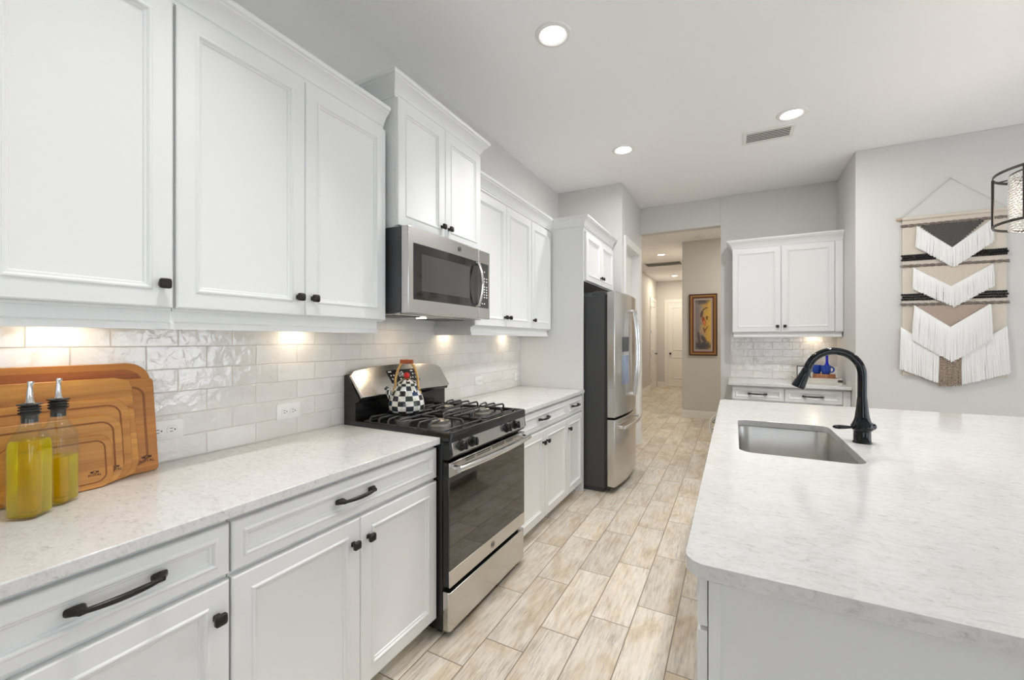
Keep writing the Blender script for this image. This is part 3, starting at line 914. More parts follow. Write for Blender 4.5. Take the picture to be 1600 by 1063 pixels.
        for bx0 in (0.245, 0.500):
            finger((bx0, gy0), (bx0, cy_ - 0.030)); finger((bx0, gy1), (bx0, cy_ + 0.030))
            for dx_ in (-0.062, 0.062):
                # arched loops across the grate either side of the burner
                a = Vector((bx0 + dx_, gy0, zb)); c_ = Vector((bx0 + dx_, gy1, zb))
                for s0, s1, sg in ((gy0, gy0 + 0.10, 1), (gy1, gy1 - 0.10, -1)):
                    m.tube([(bx0 + dx_, s0, zb), (bx0 + dx_, s0, zt - 0.010), (bx0 + dx_, s0 + sg * 0.012, zt), (bx0 + dx_ * 0.8, s0 + sg * 0.085, zt), (bx0 + dx_ * 0.55, s0 + sg * 0.115, zt - 0.004)], 0.0058, 8)
        finger((x0, cy_), (0.212, cy_)); finger((x1, cy_), (0.535, cy_))
        m.tube([(0.372, gy0, zb), (0.372, gy0, zt - 0.012), (0.372, gy0 + 0.012, zt), (0.372, gy1 - 0.012, zt), (0.372, gy1, zt - 0.012), (0.372, gy1, zb)], 0.006, 8)
        m.tube([(0.280, cy_, zt), (0.465, cy_, zt)], 0.0056, 8)
        m.build('grate', M['iron'], t, smooth=60)
    # front control panel, slightly sloped
    m = MB(); m.prism([(0.655, 0.812), (0.690, 0.812), (0.708, 0.836), (0.698, 0.900), (0.655, 0.900)], 'y', Y0 + 0.0, Y1)
    pn = m.build('front_panel', M['black'], t, bevel=0.003)
    m = MB(); m.prism([(0.7005, 0.830), (0.7095, 0.832), (0.7005, 0.898), (0.692, 0.896)], 'y', Y0 + 0.012, Y1 - 0.012)
    fp = m.build('panel_face', M['steel'], pn, bevel=0.002)
    for ku in (1.612, 1.702, 2.050, 2.150):
        m = MB()
        M1 = Matrix.Translation((0.7045, ku, 0.866)) @ Matrix.Rotation(math.radians(-8), 4, 'Y')
        m.lathe([(0.026, 0.0), (0.026, 0.004), (0.021, 0.006), (0.020, 0.022), (0.017, 0.030), (0.004, 0.031)], (0, 0, 0), 24, axis='x')
        m.box(0.022, 0.034, -0.0045, 0.0045, -0.019, 0.019)
        m.xform(M1)
        m.build('knob', M['black'], pn, smooth=45)
    # oven door
    D0, D1 = Y0 + 0.002, Y1 - 0.002
    m = MB(); m.box(0.657, 0.690, D0, D1, 0.235, 0.800)
    dr = m.build('oven_door', M['black'], t, bevel=0.004)
    m = MB(); m.box(0.690, 0.697, D0, D1, 0.735, 0.800)
    tb = m.build('top_band', M['steel'], dr, bevel=0.002)
    m = MB()
    for (a, c_) in ((1.66, 1.74), (1.76, 1.89), (1.91, 2.04), (2.06, 2.14)):
        for z in (0.780, 0.789): m.box(0.6968, 0.6975, a, c_, z, z + 0.004)
    m.build('vent_slots', M['slot'], tb)
    m = MB(); m.box(0.690, 0.6965, D0, D1, 0.312, 0.735)
    m.build('glass', M['glass_blk'], dr)
    m = MB(); m.box(0.690, 0.698, D0, D1, 0.237, 0.312)
    lb = m.build('lower_band', M['steel'], dr, bevel=0.002)
    emblem(0.6985, 1.913, 0.274, 0.016, lb)
    m = MB()
    pts = []
    for i in range(21):
        s_ = -1 + 2 * i / 20
        pts.append((0.738 + 0.018 * (1 - s_ * s_), 1.913 + s_ * 0.365, 0.776))
    m.tube(pts, 0.0145, 14, up=(0, 0, 1))
    for sg in (-1, 1):
        m.tube([(0.697, 1.913 + sg * 0.352, 0.776), (0.742, 1.913 + sg * 0.352, 0.776)], [0.013, 0.011], 12)
    m.build('handle', M['chrome'], dr, smooth=60)
    # drawer
    m = MB()
    m.loops([[(x, y, z) for x, y in [(0.657, D0), (0.688, D0), (0.697, D0 + 0.010), (0.697, D1 - 0.010), (0.688, D1), (0.657, D1)]] for z in (0.036, 0.212)])
    m.build('storage_drawer', M['steel'], t, bevel=0.003)
    return t

def emblem(x, u, v, r, parent):
    m = MB()
    n = 28
    for R0 in (r,):
        m.tube([(x, u + R0 * math.cos(2 * PI * k / n), v + R0 * math.sin(2 * PI * k / n)) for k in range(n)], r * 0.07, 6, closed=True)
    # looped script monogram
    for dx in (-0.36, 0.30):
        pts = []
        for k in range(26):
            a = 2 * PI * k / 25 * 0.86 + 0.5
            pts.append((x, u + r * (dx + 0.30 * math.cos(a) + 0.10 * math.sin(2 * a)), v + r * 0.5 * math.sin(a)))
        m.tube(pts, r * 0.06, 6)
    m.tube([(x, u - r * 0.72, v - r * 0.28), (x, u - r * 0.1, v + r * 0.02), (x, u + r * 0.62, v - r * 0.05)], r * 0.055, 6)
    return m.build('emblem', M['grey'], parent)
range_stove()

# ------------------------------------------------------------------ microwave
def microwave():
    Y0, Y1, z0, z1 = 1.5335, 2.2935, 1.487, 1.909
    t = thing('microwave', (0.22, 1.9135, z0), 'stainless over the range microwave with black glass door under the raised cabinet', 'microwave')
    box_obj('body', M['grey'], t, 0.009, 0.405, Y0, Y1, z0 + 0.004, z1 - 0.002, 0.003)
    m = MB(); m.box(0.03, 0.39, Y0 + 0.012, Y1 - 0.012, z0 - 0.003, z0 + 0.004)
    up = m.build('underside', M['steel'], t)
    for a, c_ in ((1.60, 1.80), (2.02, 2.22)): box_obj('grease_filter', M['grey'], up, 0.10, 0.30, a, c_, z0 - 0.006, z0 - 0.003)
    def shell(x0, ya, yb, name, mt, parent):
        mm = MB()
        L = []
        N = 16
        def xf(y):
            s_ = (y - 1.9135) / 0.38
            return 0.452 + 0.010 * (1 - s_ * s_)
        ys = [ya + (yb - ya) * i / N for i in range(N + 1)]
        fr = [(xf(y), y) for y in ys]
        loop = [(x0, ya)] + [(x0, yb)] + [(x, y) for x, y in reversed(fr)]
        mm.loops([[(x, y, z) for x, y in loop] for z in (z0, z1)])
        return mm.build(name, mt, parent, bevel=0.004), xf
    DS = 2.150
    door, xf = shell(0.407, Y0 + 0.001, DS - 0.001, 'door', M['steel'], t)
    ctl, _ = shell(0.407, DS + 0.001, Y1 - 0.001, 'control_panel', M['steel'], t)
    def skin(y0_, y1_, za, zb, off, name, mt, parent, N=16, build=True):
        mm = MB()
        L = []
        for i in range(N + 1):
            y = y0_ + (y1_ - y0_) * i / N
            L.append([(xf(y) + off - 0.0025, y, za), (xf(y) + off, y, za), (xf(y) + off, y, zb), (xf(y) + off - 0.0025, y, zb)])
        mm.loops(L)
        return mm.build(name, mt, parent) if build else mm
    w = skin(1.570, DS - 0.002, 1.555, 1.830, 0.0012, 'window', M['glass_mw'], door)
    skin(1.625, 2.05, 1.600, 1.785, 0.0022, 'window_screen', M['screen'], w)
    m = skin(DS + 0.003, Y1 - 0.022, 1.555, 1.830, 0.0012, 'keypad', M['glass_mw'], ctl, 6, False)
    m.mark()
    for r, z in enumerate((1.578, 1.618, 1.634, 1.650, 1.666, 1.682, 1.716, 1.734, 1.775)):
        for c_ in range(3 if r not in (0, 8) else 2):
            y = DS + 0.035 + c_ * 0.028
            m.box(xf(y) + 0.0012, xf(y) + 0.0018, y, y + 0.012, z, z + 0.007)
    m.build('keypad', M['glass_mw'], ctl, mat2=M['mark'])
    emblem(xf(1.95) + 0.001, 1.945, 1.868, 0.014, door)
    # bowed handle with dark inner face
    m = MB()
    pts, rs = [], []
    for i in range(21):
        s_ = -1 + 2 * i / 20
        pts.append((0.478 + 0.030 * (1 - s_ * s_), 2.118, 1.690 + s_ * 0.128)); rs.append(0.012)
    m.tube(pts, rs, 12, up=(1, 0, 0), flat=0.6)
    m.tube([(0.461, 2.118, 1.565), (0.486, 2.118, 1.568)], [0.010, 0.010], 12); m.tube([(0.461, 2.118, 1.815), (0.486, 2.118, 1.812)], [0.010, 0.010], 12)
    m.build('handle', M['chrome'], door, smooth=60)
    m = MB()
    m.lathe([(0.002, 0), (0.028, 0), (0.028, 0.003)], (0.25, 1.87, z0 - 0.0075), 20)
    m.build('task_light', M['lampw'], up)
    lamp_light('lamp', t, (0.22, 1.87, z0 - 0.012), 0.025, 0.5, (1.0, 0.78, 0.52))
    return t
microwave()

# under-cabinet puck lights
def puck(x, y, z, label, w=PUCK_W):
    t = thing('puck_light', (x, y, z), label, 'cabinet light', 'under cabinet lights')
    m = MB(); m.lathe([(0.036, 0.0), (0.036, -0.010), (0.030, -0.014), (0.027, -0.012)], (x, y, z), 24, True, False)
    m.build('housing', M['trim'], t)
    m = MB(); m.lathe([(0.002, -0.0125), (0.027, -0.0122), (0.027, -0.004)], (x, y, z), 24)
    m.build('lens', M['lampw'], t)
    lamp_light('lamp', t, (x, y, z - 0.016), 0.024, w, (1.0, 0.80, 0.56))
puck(0.075, 0.470, 1.445, 'warm puck light under the leftmost upper cabinet, above the cutting boards')
puck(0.075, 1.245, 1.445, 'warm puck light under the upper cabinet left of the microwave')
puck(0.075, 2.400, 1.445, 'warm puck light under the upper cabinet right of the microwave')
puck(0.075, 3.250, 1.445, 'warm puck light under the narrow upper cabinet by the refrigerator panel')
puck(2.60, 5.545, 1.440, 'warm puck light under the far wall cabinet above the blue mugs')

# ------------------------------------------------------------------ refrigerator
def fridge():
    Y0, Y1 = 3.660, 4.566
    t = thing('refrigerator', (0.47, 4.113, 0), 'stainless steel french door refrigerator with charcoal sides at the end of the counter', 'refrigerator')
    m = MB(); m.box(0.06, 0.815, Y0, Y1, 0.045, 1.755)
    m.box(0.10, 0.80, Y0 + 0.02, Y1 - 0.02, 0.0, 0.045)
    m.build('body', M['grey'], t, bevel=0.004)
    m = MB(); m.box(0.815, 0.838, Y0 + 0.006, Y1 - 0.006, 0.05, 1.76); m.build('gasket', M['dark'], t)
    def xf(y):
        s_ = (y - 4.113) / 0.453
        return 0.905 + 0.046 * (1 - s_ * s_)
    def door(name, ya, yb, za, zb):
        N = 16
        loop = [(0.839, ya), (0.839, yb)] + [(xf(yb - (yb - ya) * i / N), yb - (yb - ya) * i / N) for i in range(N + 1)]
        mm = MB(); mm.loops([[(x, y, z) for x, y in loop] for z in (za, zb)])
        return mm.build(name, M['steelv'], t, bevel=0.006, seg=3)
    dl = door('door', Y0, 4.1115, 0.672, 1.785)
    dr = door('door', 4.1145, Y1, 0.672, 1.785)
    fz = door('freezer_drawer', Y0, Y1, 0.060, 0.652)
    for d_, y in ((dl, 4.065), (dr, 4.161)):
        m = MB(); pts = []
        for i in range(25):
            s_ = -1 + 2 * i / 24
            pts.append((0.985 + 0.030 * (1 - s_ * s_), y, 1.235 + s_ * 0.405))
        m.tube(pts, 0.016, 12, up=(1, 0, 0), flat=0.75)
        for sg in (-1, 1):
            m.tube([(xf(y) - 0.002, y, 1.235 + sg * 0.395), (0.992, y, 1.235 + sg * 0.395)], [0.017, 0.014], 12)
        m.build('handle', M['chrome'], d_, smooth=60)
    m = MB(); pts = []
    for i in range(21):
        s_ = -1 + 2 * i / 20
        y = 4.113 + s_ * 0.36
        pts.append((xf(y) + 0.042 + 0.006 * (1 - s_ * s_), y, 0.575))
    m.tube(pts, 0.016, 12, up=(0, 0, 1))
    for sg in (-1, 1):
        y = 4.113 + sg * 0.345
        m.tube([(xf(y) - 0.002, y, 0.575), (xf(y) + 0.044, y, 0.575)], [0.017, 0.014], 12)
    m.build('handle', M['chrome'], fz, smooth=60)
    # ice and water dispenser in the left door
    def skin(y0_, y1_, za, zb, off, name, mt, parent, N=8):
        mm = MB()
        L = [[(xf(y) + off - 0.004, y, za), (xf(y) + off, y, za), (xf(y) + off, y, zb), (xf(y) + off - 0.004, y, zb)] for y in [y0_ + (y1_ - y0_) * i / N for i in range(N + 1)]]
        mm.loops(L)
        return mm.build(name, mt, parent)
    ds = skin(3.80, 4.02, 0.93, 1.40, 0.003, 'dispenser', M['steel'], dl)
    skin(3.815, 4.005, 0.95, 1.215, 0.0045, 'dispenser_recess', M['mirror'], ds)
    skin(3.815, 4.005, 1.25, 1.385, 0.0045, 'dispenser_panel', M['grey'], ds)
    for y in (Y0 + 0.05, Y1 - 0.05):
        box_obj('hinge_cover', M['grey'], t, 0.76, 0.872, y - 0.04, y + 0.04, 1.785 if False else 1.7555, 1.783, 0.004) if False else None
    m = MB(); m.box(0.70, 0.8145, Y0 + 0.015, Y0 + 0.09, 1.7555, 1.790); m.build('hinge_cover', M['grey'], t, bevel=0.004)
    m = MB(); m.box(0.70, 0.8145, Y1 - 0.09, Y1 - 0.015, 1.7555, 1.790); m.build('hinge_cover', M['grey'], t, bevel=0.004)
    return t
fridge()

# ------------------------------------------------------------------ far wall hutch
t = thing('base_cabinet', (2.3, 5.3, 0), 'white base cabinet with two drawers against the far wall, behind the island', 'cabinet')
m = MB()
m.prism([(5.625, 0.0), (5.075, 0.0), (5.075, 0.10), (5.021, 0.10), (5.021, 0.8835), (5.625, 0.8835)], 'x', 1.806, 2.806)
m.build('body', M['cab'], t)
F = FY(5.0)
for a, c_ in ((1.812, 2.274), (2.280, 2.746)):
    d = door_mesh(F, a, c_, 0.735, 0.866, s=0.030).build('drawer', M['cab'], t, smooth=25)
    pull(F, (a + c_) / 2, 0.800, d)
for a, c_, s in ((1.812, 2.274, 1), (2.280, 2.746, -1)):
    d = door_mesh(F, a, c_, 0.105, 0.720).build('door', M['cab'], t, smooth=25)
    knob(F, (c_ - 0.035) if s > 0 else (a + 0.035), 0.64, d)
box_obj('filler', M['cab'], t, 2.749, 2.806, 5.004, 5.0205, 0.105, 0.866)
slab('countertop', 1.775, 2.808, 4.958, 5.6265, 'small white quartz countertop on the far wall cabinet, under the tray of mugs')
t = thing('wall_cabinet', (2.3, 5.47, 1.445), 'white two door upper cabinet mounted alone on the far wall', 'cabinet')
m = MB(); m.box(1.813, 2.806, 5.327, 5.626, 1.437, 2.385); m.build('body', M['cab'], t)
F = FY(5.306)
for a, c_, s in ((1.814, 2.272, 1), (2.278, 2.738, -1)):
    d = door_mesh(F, a, c_, 1.445, 2.368).build('door', M['cab'], t, smooth=25)
    knob(F, (c_ - 0.03) if s > 0 else (a + 0.03), 1.505, d)
box_obj('filler', M['cab'], t, 2.741, 2.806, 5.310, 5.3265, 1.445, 2.368)
m = MB()
pr = [(5.348, 1.389), (5.330, 1.389), (5.330, 1.404), (5.335, 1.409), (5.335, 1.437), (5.348, 1.437)]
m.loops([[(xx, p, z) for p, z in pr] for xx in (1.826, 2.800)])
m.box(1.826, 1.844, 5.348, 5.626, 1.389, 1.437); m.box(2.782, 2.800, 5.348, 5.626, 1.389, 1.437)
m.build('light_rail', M['cab'], t)
crown([(1.813, 5.626, -1, 0), (1.813, 5.327, -1, -1), (2.808, 5.327, 0, -1)], 2.376, t)

# ------------------------------------------------------------------ island
t = thing('kitchen_island', (2.55, 2.2, 0), 'white painted island base under the large quartz slab', 'kitchen island')
IX0, IX1, IY0, IY1 = 1.781, 3.05, 0.932, 3.47
m = MB()
m.box(IX0, IX1, IY0 + 0.004, IY0 + 0.022, 0.0, 0.8835)
m.build('end_panel', M['cab'], t)
m = MB(); m.box(IX0, IX0 + 0.022, IY0, IY0 + 0.004, 0.0, 0.8835); m.build('end_stile', M['cab'], t, bevel=0.001)
m = MB(); m.box(IX0, IX1, IY1 - 0.02, IY1, 0.0, 0.8835); m.build('end_panel', M['cab'], t)
m = MB(); m.box(IX1 - 0.02, IX1, IY0 + 0.022, IY1 - 0.02, 0.0, 0.8835); m.build('back_panel', M['cab'], t)
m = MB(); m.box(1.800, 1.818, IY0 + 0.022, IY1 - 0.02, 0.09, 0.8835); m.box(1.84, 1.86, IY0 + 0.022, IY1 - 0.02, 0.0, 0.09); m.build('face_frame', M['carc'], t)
Fm = lambda u, v, n: (1.760 - n, u, v)
segs = [(0.936, 1.62, 'd'), (1.624, 2.72, 's'), (2.724, 3.466, 'd')]
for a, c_, k in segs:
    if k == 'd':
        for z0_, z1_ in ((0.775, 0.872), (0.45, 0.765), (0.10, 0.44)):
            d = door_mesh(Fm, a, c_, z0_, z1_, t=0.019, s=0.03).build('drawer', M['cab'], t, smooth=25)
            if a > 2: pull(Fm, (a + c_) / 2, (z0_ + z1_) / 2, d)
    else:
        for j in (0, 1):
            ya, yb = a + (c_ - a) / 2 * j, a + (c_ - a) / 2 * (j + 1)
            d = door_mesh(Fm, ya + 0.001, yb - 0.001, 0.10, 0.872, t=0.019).build('door', M['cab'], t, smooth=25)
            knob(Fm, (yb - 0.035) if j == 0 else (ya + 0.035), 0.78, d)

def island_top():
    outer = [(x, y) for x, y in rrect(1.737, 3.42, 0.905, 3.498, 0.045, 8)]
    hole = [(x, y) for x, y in rrect(1.846, 2.252, 1.895, 2.655, 0.055, 8)]
    m = MB()
    for z in (0.884, 0.914):
        ps = [Vector((x, y, z)) for x, y in outer]; hs = [Vector((x, y, z)) for x, y in hole]
        tr = tessellate_polygon([ps, hs])
        m.add([tuple(p) for p in ps + hs], [tuple(q) for q in tr])
    o = len(outer); n = len(hole)
    m.loops([[(x, y, 0.884) for x, y in outer], [(x, y, 0.914) for x, y in outer]], False, False)
    m.loops([[(x, y, 0.884) for x, y in hole], [(x, y, 0.914) for x, y in hole]], False, False)
    # weld
    bm = bmesh.new()
    vs = [bm.verts.new(p) for p in m.v]
    for f in m.f:
        try: bm.faces.new([vs[i] for i in f])
        except ValueError: pass
    bmesh.ops.remove_doubles(bm, verts=bm.verts, dist=1e-5)
    bm.verts.index_update()
    m2 = MB()
    m2.v = [tuple(v.co) for v in bm.verts]
    m2.f = [tuple(v.index for v in f.verts) for f in bm.faces]
    bm.free()
    ob = m2.build('countertop', M['quartz'], None, bevel=0.0025)
    return tag(ob, 'large white quartz island countertop with rounded corner and sink cutout', 'countertop')
island_top()

def sink():
    t = thing('sink', (2.049, 2.275, 0.70), 'undermount stainless steel sink set in the island countertop', 'sink')
    m = MB()
    def R(i, z, r): return [(x, y, z) for x, y in rrect(1.842 + i, 2.256 - i, 1.891 + i, 2.659 - i, r, 8)]
    m.loops([R(-0.015, 0.8815, 0.075), R(0, 0.8812, 0.062), R(0.002, 0.876, 0.062), R(0.006, 0.74, 0.062), R(0.012, 0.712, 0.06), R(0.026, 0.698, 0.05), R(0.05, 0.693, 0.04), R(0.19, 0.690, 0.01)], False, True)
    o = m.build('bowl', M['sink'], t, smooth=50)
    sm = o.modifiers.new('thickness', 'SOLIDIFY'); sm.thickness = 0.0012; sm.offset = 1
    m = MB(); m.lathe([(0.045, 0.001), (0.044, 0.003), (0.036, 0.003), (0.033, 0.0015), (0.004, 0.0012)], (2.049, 2.275, 0.690), 28)
    m.build('drain', M['chrome'], t)
sink()

def faucet():
    x, y = 2.316, 2.302
    t = thing('faucet', (x, y, 0.914), 'tall glossy black gooseneck faucet beside the island sink', 'faucet')
    m = MB()
    m.lathe([(0.034, 0.0), (0.034, 0.004), (0.0305, 0.007), (0.030, 0.050)], (x, y, 0.914), 28)
    m.build('base', M['faucet'], t, smooth=50)
    m = MB()
    m.lathe([(0.030, 0.0), (0.036, 0.006), (0.0405, 0.016), (0.0395, 0.024), (0.034, 0.034), (0.0285, 0.048), (0.025, 0.065), (0.021, 0.10), (0.0175, 0.14), (0.0165, 0.148)], (x, y, 0.964), 28)
    m.build('column', M['faucet'], t, smooth=60)
    m = MB(); pts = []
    pts.append((x, y, 1.111)); pts.append((x, y, 1.16))
    r = 0.098
    zc = 1.207
    for k in range(25):
        a = math.radians(168) * k / 24
        pts.append((x - r + r * math.cos(a), y, zc + r * math.sin(a) * 1.03))
    m.tube(pts, 0.0163, 18, up=(0, 1, 0))
    m.build('spout', M['faucet'], t, smooth=60)
    e = Vector(pts[-1]); d_ = (Vector(pts[-1]) - Vector(pts[-2])).normalized()
    d_ = (d_ + Vector((-0.16, 0, 0))).normalized()
    m = MB()
    prof = [(0.0, 0.0165), (0.004, 0.0185), (0.03, 0.0195), (0.06, 0.0235), (0.085, 0.027), (0.092, 0.0275), (0.095, 0.024)]
    m.tube([e + d_ * q for q, _ in prof], [w for _, w in prof], 20)
    m.build('spray_head', M['faucet'], t, smooth=60)
    # lever handle
    m = MB()
    hub = Vector((x, y, 0.984))
    dirv = Vector((-0.93, -0.36, 0)).normalized()
    pr = [(0.028, 0.010), (0.045, 0.010), (0.062, 0.013), (0.080, 0.0165), (0.098, 0.0165), (0.110, 0.0125), (0.116, 0.005)]
    m.tube([hub + dirv * q + Vector((0, 0, -0.004)) for q, _ in pr], [w for _, w in pr], 14, flat=0.55, up=(0, 0, 1))
    m.build('lever', M['faucet'], t, smooth=60)
    m = MB()
    d2 = Vector((0.93, 0.36, 0)).normalized()
    m.tube([hub + d2 * q for q in (0.02, 0.040, 0.050, 0.055)], [0.017, 0.017, 0.012, 0.004], 14)
    m.build('handle_cap', M['faucet'], t, smooth=60)
faucet()

# ------------------------------------------------------------------ cutting boards
def text_mesh(s, size, M4, mat_, name, parent, extrude=0.0004):
    cu = bpy.data.curves.new(name, 'FONT')
    cu.body = s; cu.size = size; cu.extrude = extrude; cu.align_x = 'CENTER'
    o = bpy.data.objects.new(name, cu)
    COL.objects.link(o)
    dg = bpy.context.evaluated_depsgraph_get()
    me = bpy.data.meshes.new_from_object(o.evaluated_get(dg))
    vs = [M4 @ v.co for v in me.vertices]
    fs = [tuple(p.vertices) for p in me.polygons]
    bpy.data.objects.remove(o); bpy.data.curves.remove(cu); bpy.data.meshes.remove(me)
    m = MB(); m.add([tuple(v) for v in vs], fs)
    return m.build(name, mat_, parent)

TILT = math.radians(8)
UPV = Vector((-math.sin(TILT), 0, math.cos(TILT)))
NV = Vector((math.cos(TILT), 0, math.sin(TILT)))
def board(xb, ya, yb, h, rc, mt, label, groove=None, th=0.0130, logo=None, notch=False, recess=None):
    org = Vector((xb, 0, 0.9143 + th * math.sin(TILT)))
    def Pt(u, v, n): return tuple(org + Vector((0, u, 0)) + UPV * v + NV * n)
    t = thing('cutting_board', (xb - 0.01, (ya + yb) / 2, 0.914), label, 'cutting board', 'cutting boards leaning on the tiles')
    pts = rrect(ya, yb, 0, h, rc, 8)
    if notch:
        pts = [(ya, 0.02), (ya, h)] + [(yb - 0.05, h), (yb - 0.012, h - 0.010), (yb - 0.004, h - 0.03), (yb - 0.004, h - 0.088), (yb - 0.018, h - 0.094), (yb - 0.018, h - 0.10), (yb - 0.003, h - 0.106), (yb, h - 0.20), (yb + 0.002, 0.05), (yb - 0.01, 0.012), (yb - 0.035, 0), (ya + 0.02, 0)]
    m = MB()
    c_ = ((ya + yb) / 2, h / 2)
    def ins(i): return [(c_[0] + (u - c_[0]) * (1 - i / ((yb - ya) / 2)), c_[1] + (v - c_[1]) * (1 - i / (h / 2))) for u, v in pts]
    m.loops([[Pt(u, v, -th) for u, v in ins(0.002)], [Pt(u, v, -th + 0.002) for u, v in pts], [Pt(u, v, -0.002) for u, v in pts], [Pt(u, v, 0) for u, v in ins(0.002)]])
    b_ = m.build('board', mt, t, smooth=30)
    if recess:
        m = MB(); A = rrect(ya + 0.021, yb - 0.021, 0.021, h - 0.021, rc - 0.012, 8)
        m.loops([[Pt(u, v, n_) for u, v in A] for n_ in (-0.001, 0.0004)])
        m.build('tray_recess', recess, t)
    if groove:
        g0, w, rg = groove
        m = MB()
        A = rrect(ya + g0, yb - g0, g0, h - g0, rg, 8)
        B = rrect(ya + g0 + w, yb - g0 - w, g0 + w, h - g0 - w, max(0.004, rg - w), 8)
        C_ = rrect(ya + g0 + w / 2, yb - g0 - w / 2, g0 + w / 2, h - g0 - w / 2, max(0.006, rg - w / 2), 8)
        # slim juice channel: two lips and a floor just proud of the board face
        m.loops([[Pt(u, v, 0.0002) for u, v in A], [Pt(u, v, 0.0008) for u, v in C_], [Pt(u, v, 0.0002) for u, v in B]], False, False)
        m.build('juice_groove', M['groove'], t, smooth=20)
    if logo:
        lu, lv, ls = logo
        X = Vector((0, 1, 0)); 
        M4 = Matrix(((X.x, UPV.x, NV.x, 0), (X.y, UPV.y, NV.y, 0), (X.z, UPV.z, NV.z, 0), (0, 0, 0, 1)))
        p = Vector(Pt(lu, lv, 0.0006))
        text_mesh('ROYAL', ls, Matrix.Translation(p) @ M4, M['burn'], 'logo_text', b_)
        m = MB()
        s_ = ls
        for (u0, v0, ru, rv) in ((0, 1.25, 0.42, 0.36),):
            n = 20
            m.tube([Pt(lu + s_ * (u0 + ru * math.cos(2 * PI * k / n)), lv + s_ * (v0 + rv * math.sin(2 * PI * k / n)), 0.0008) for k in range(n)], s_ * 0.09, 6, closed=True)
        for sg in (-1, 1):
            m.loops([[Pt(lu + sg * s_ * q[0], lv + s_ * q[1], n_) for q in ((0.50, 0.95), (1.05, 1.05), (0.95, 1.25), (1.05, 1.45), (0.50, 1.55))] for n_ in (0.0003, 0.0010)])
        m.build('logo_emblem', M['burn'], b_)
    return t
board(0.075, 0.150, 0.698, 0.366, 0.062, M['bam'], 'dark tray-like cutting board, rearmost and tallest of the stack on the tiles', None, recess=M['bam_dark'])
board(0.0908, 0.215, 0.700, 0.314, 0.014, M['bam'], 'square cornered board with a vertical groove, reaching furthest right in the stack', (0.026, 0.007, 0.035), logo=(0.668, 0.032, 0.0135))
board(0.1062, 0.190, 0.641, 0.322, 0.03, M['acacia'], 'streaky wooden board with a notched right edge, third from the back of the stack', None, notch=True)
board(0.1205, 0.235, 0.620, 0.260, 0.052, M['bam_mid'], 'golden bamboo board, third from the front of the stack', (0.020, 0.005, 0.036))
board(0.136, 0.285, 0.593, 0.211, 0.046, M['bam_light'], 'light bamboo board, second from the front of the stack', (0.018, 0.005, 0.034), logo=(0.572, 0.036, 0.010))
board(0.1512, 0.334, 0.563, 0.156, 0.034, M['bam_mid'], 'smallest bamboo board at the front of the stack, partly behind the oil bottles', (0.015, 0.004, 0.026), logo=(0.520, 0.036, 0.0095))

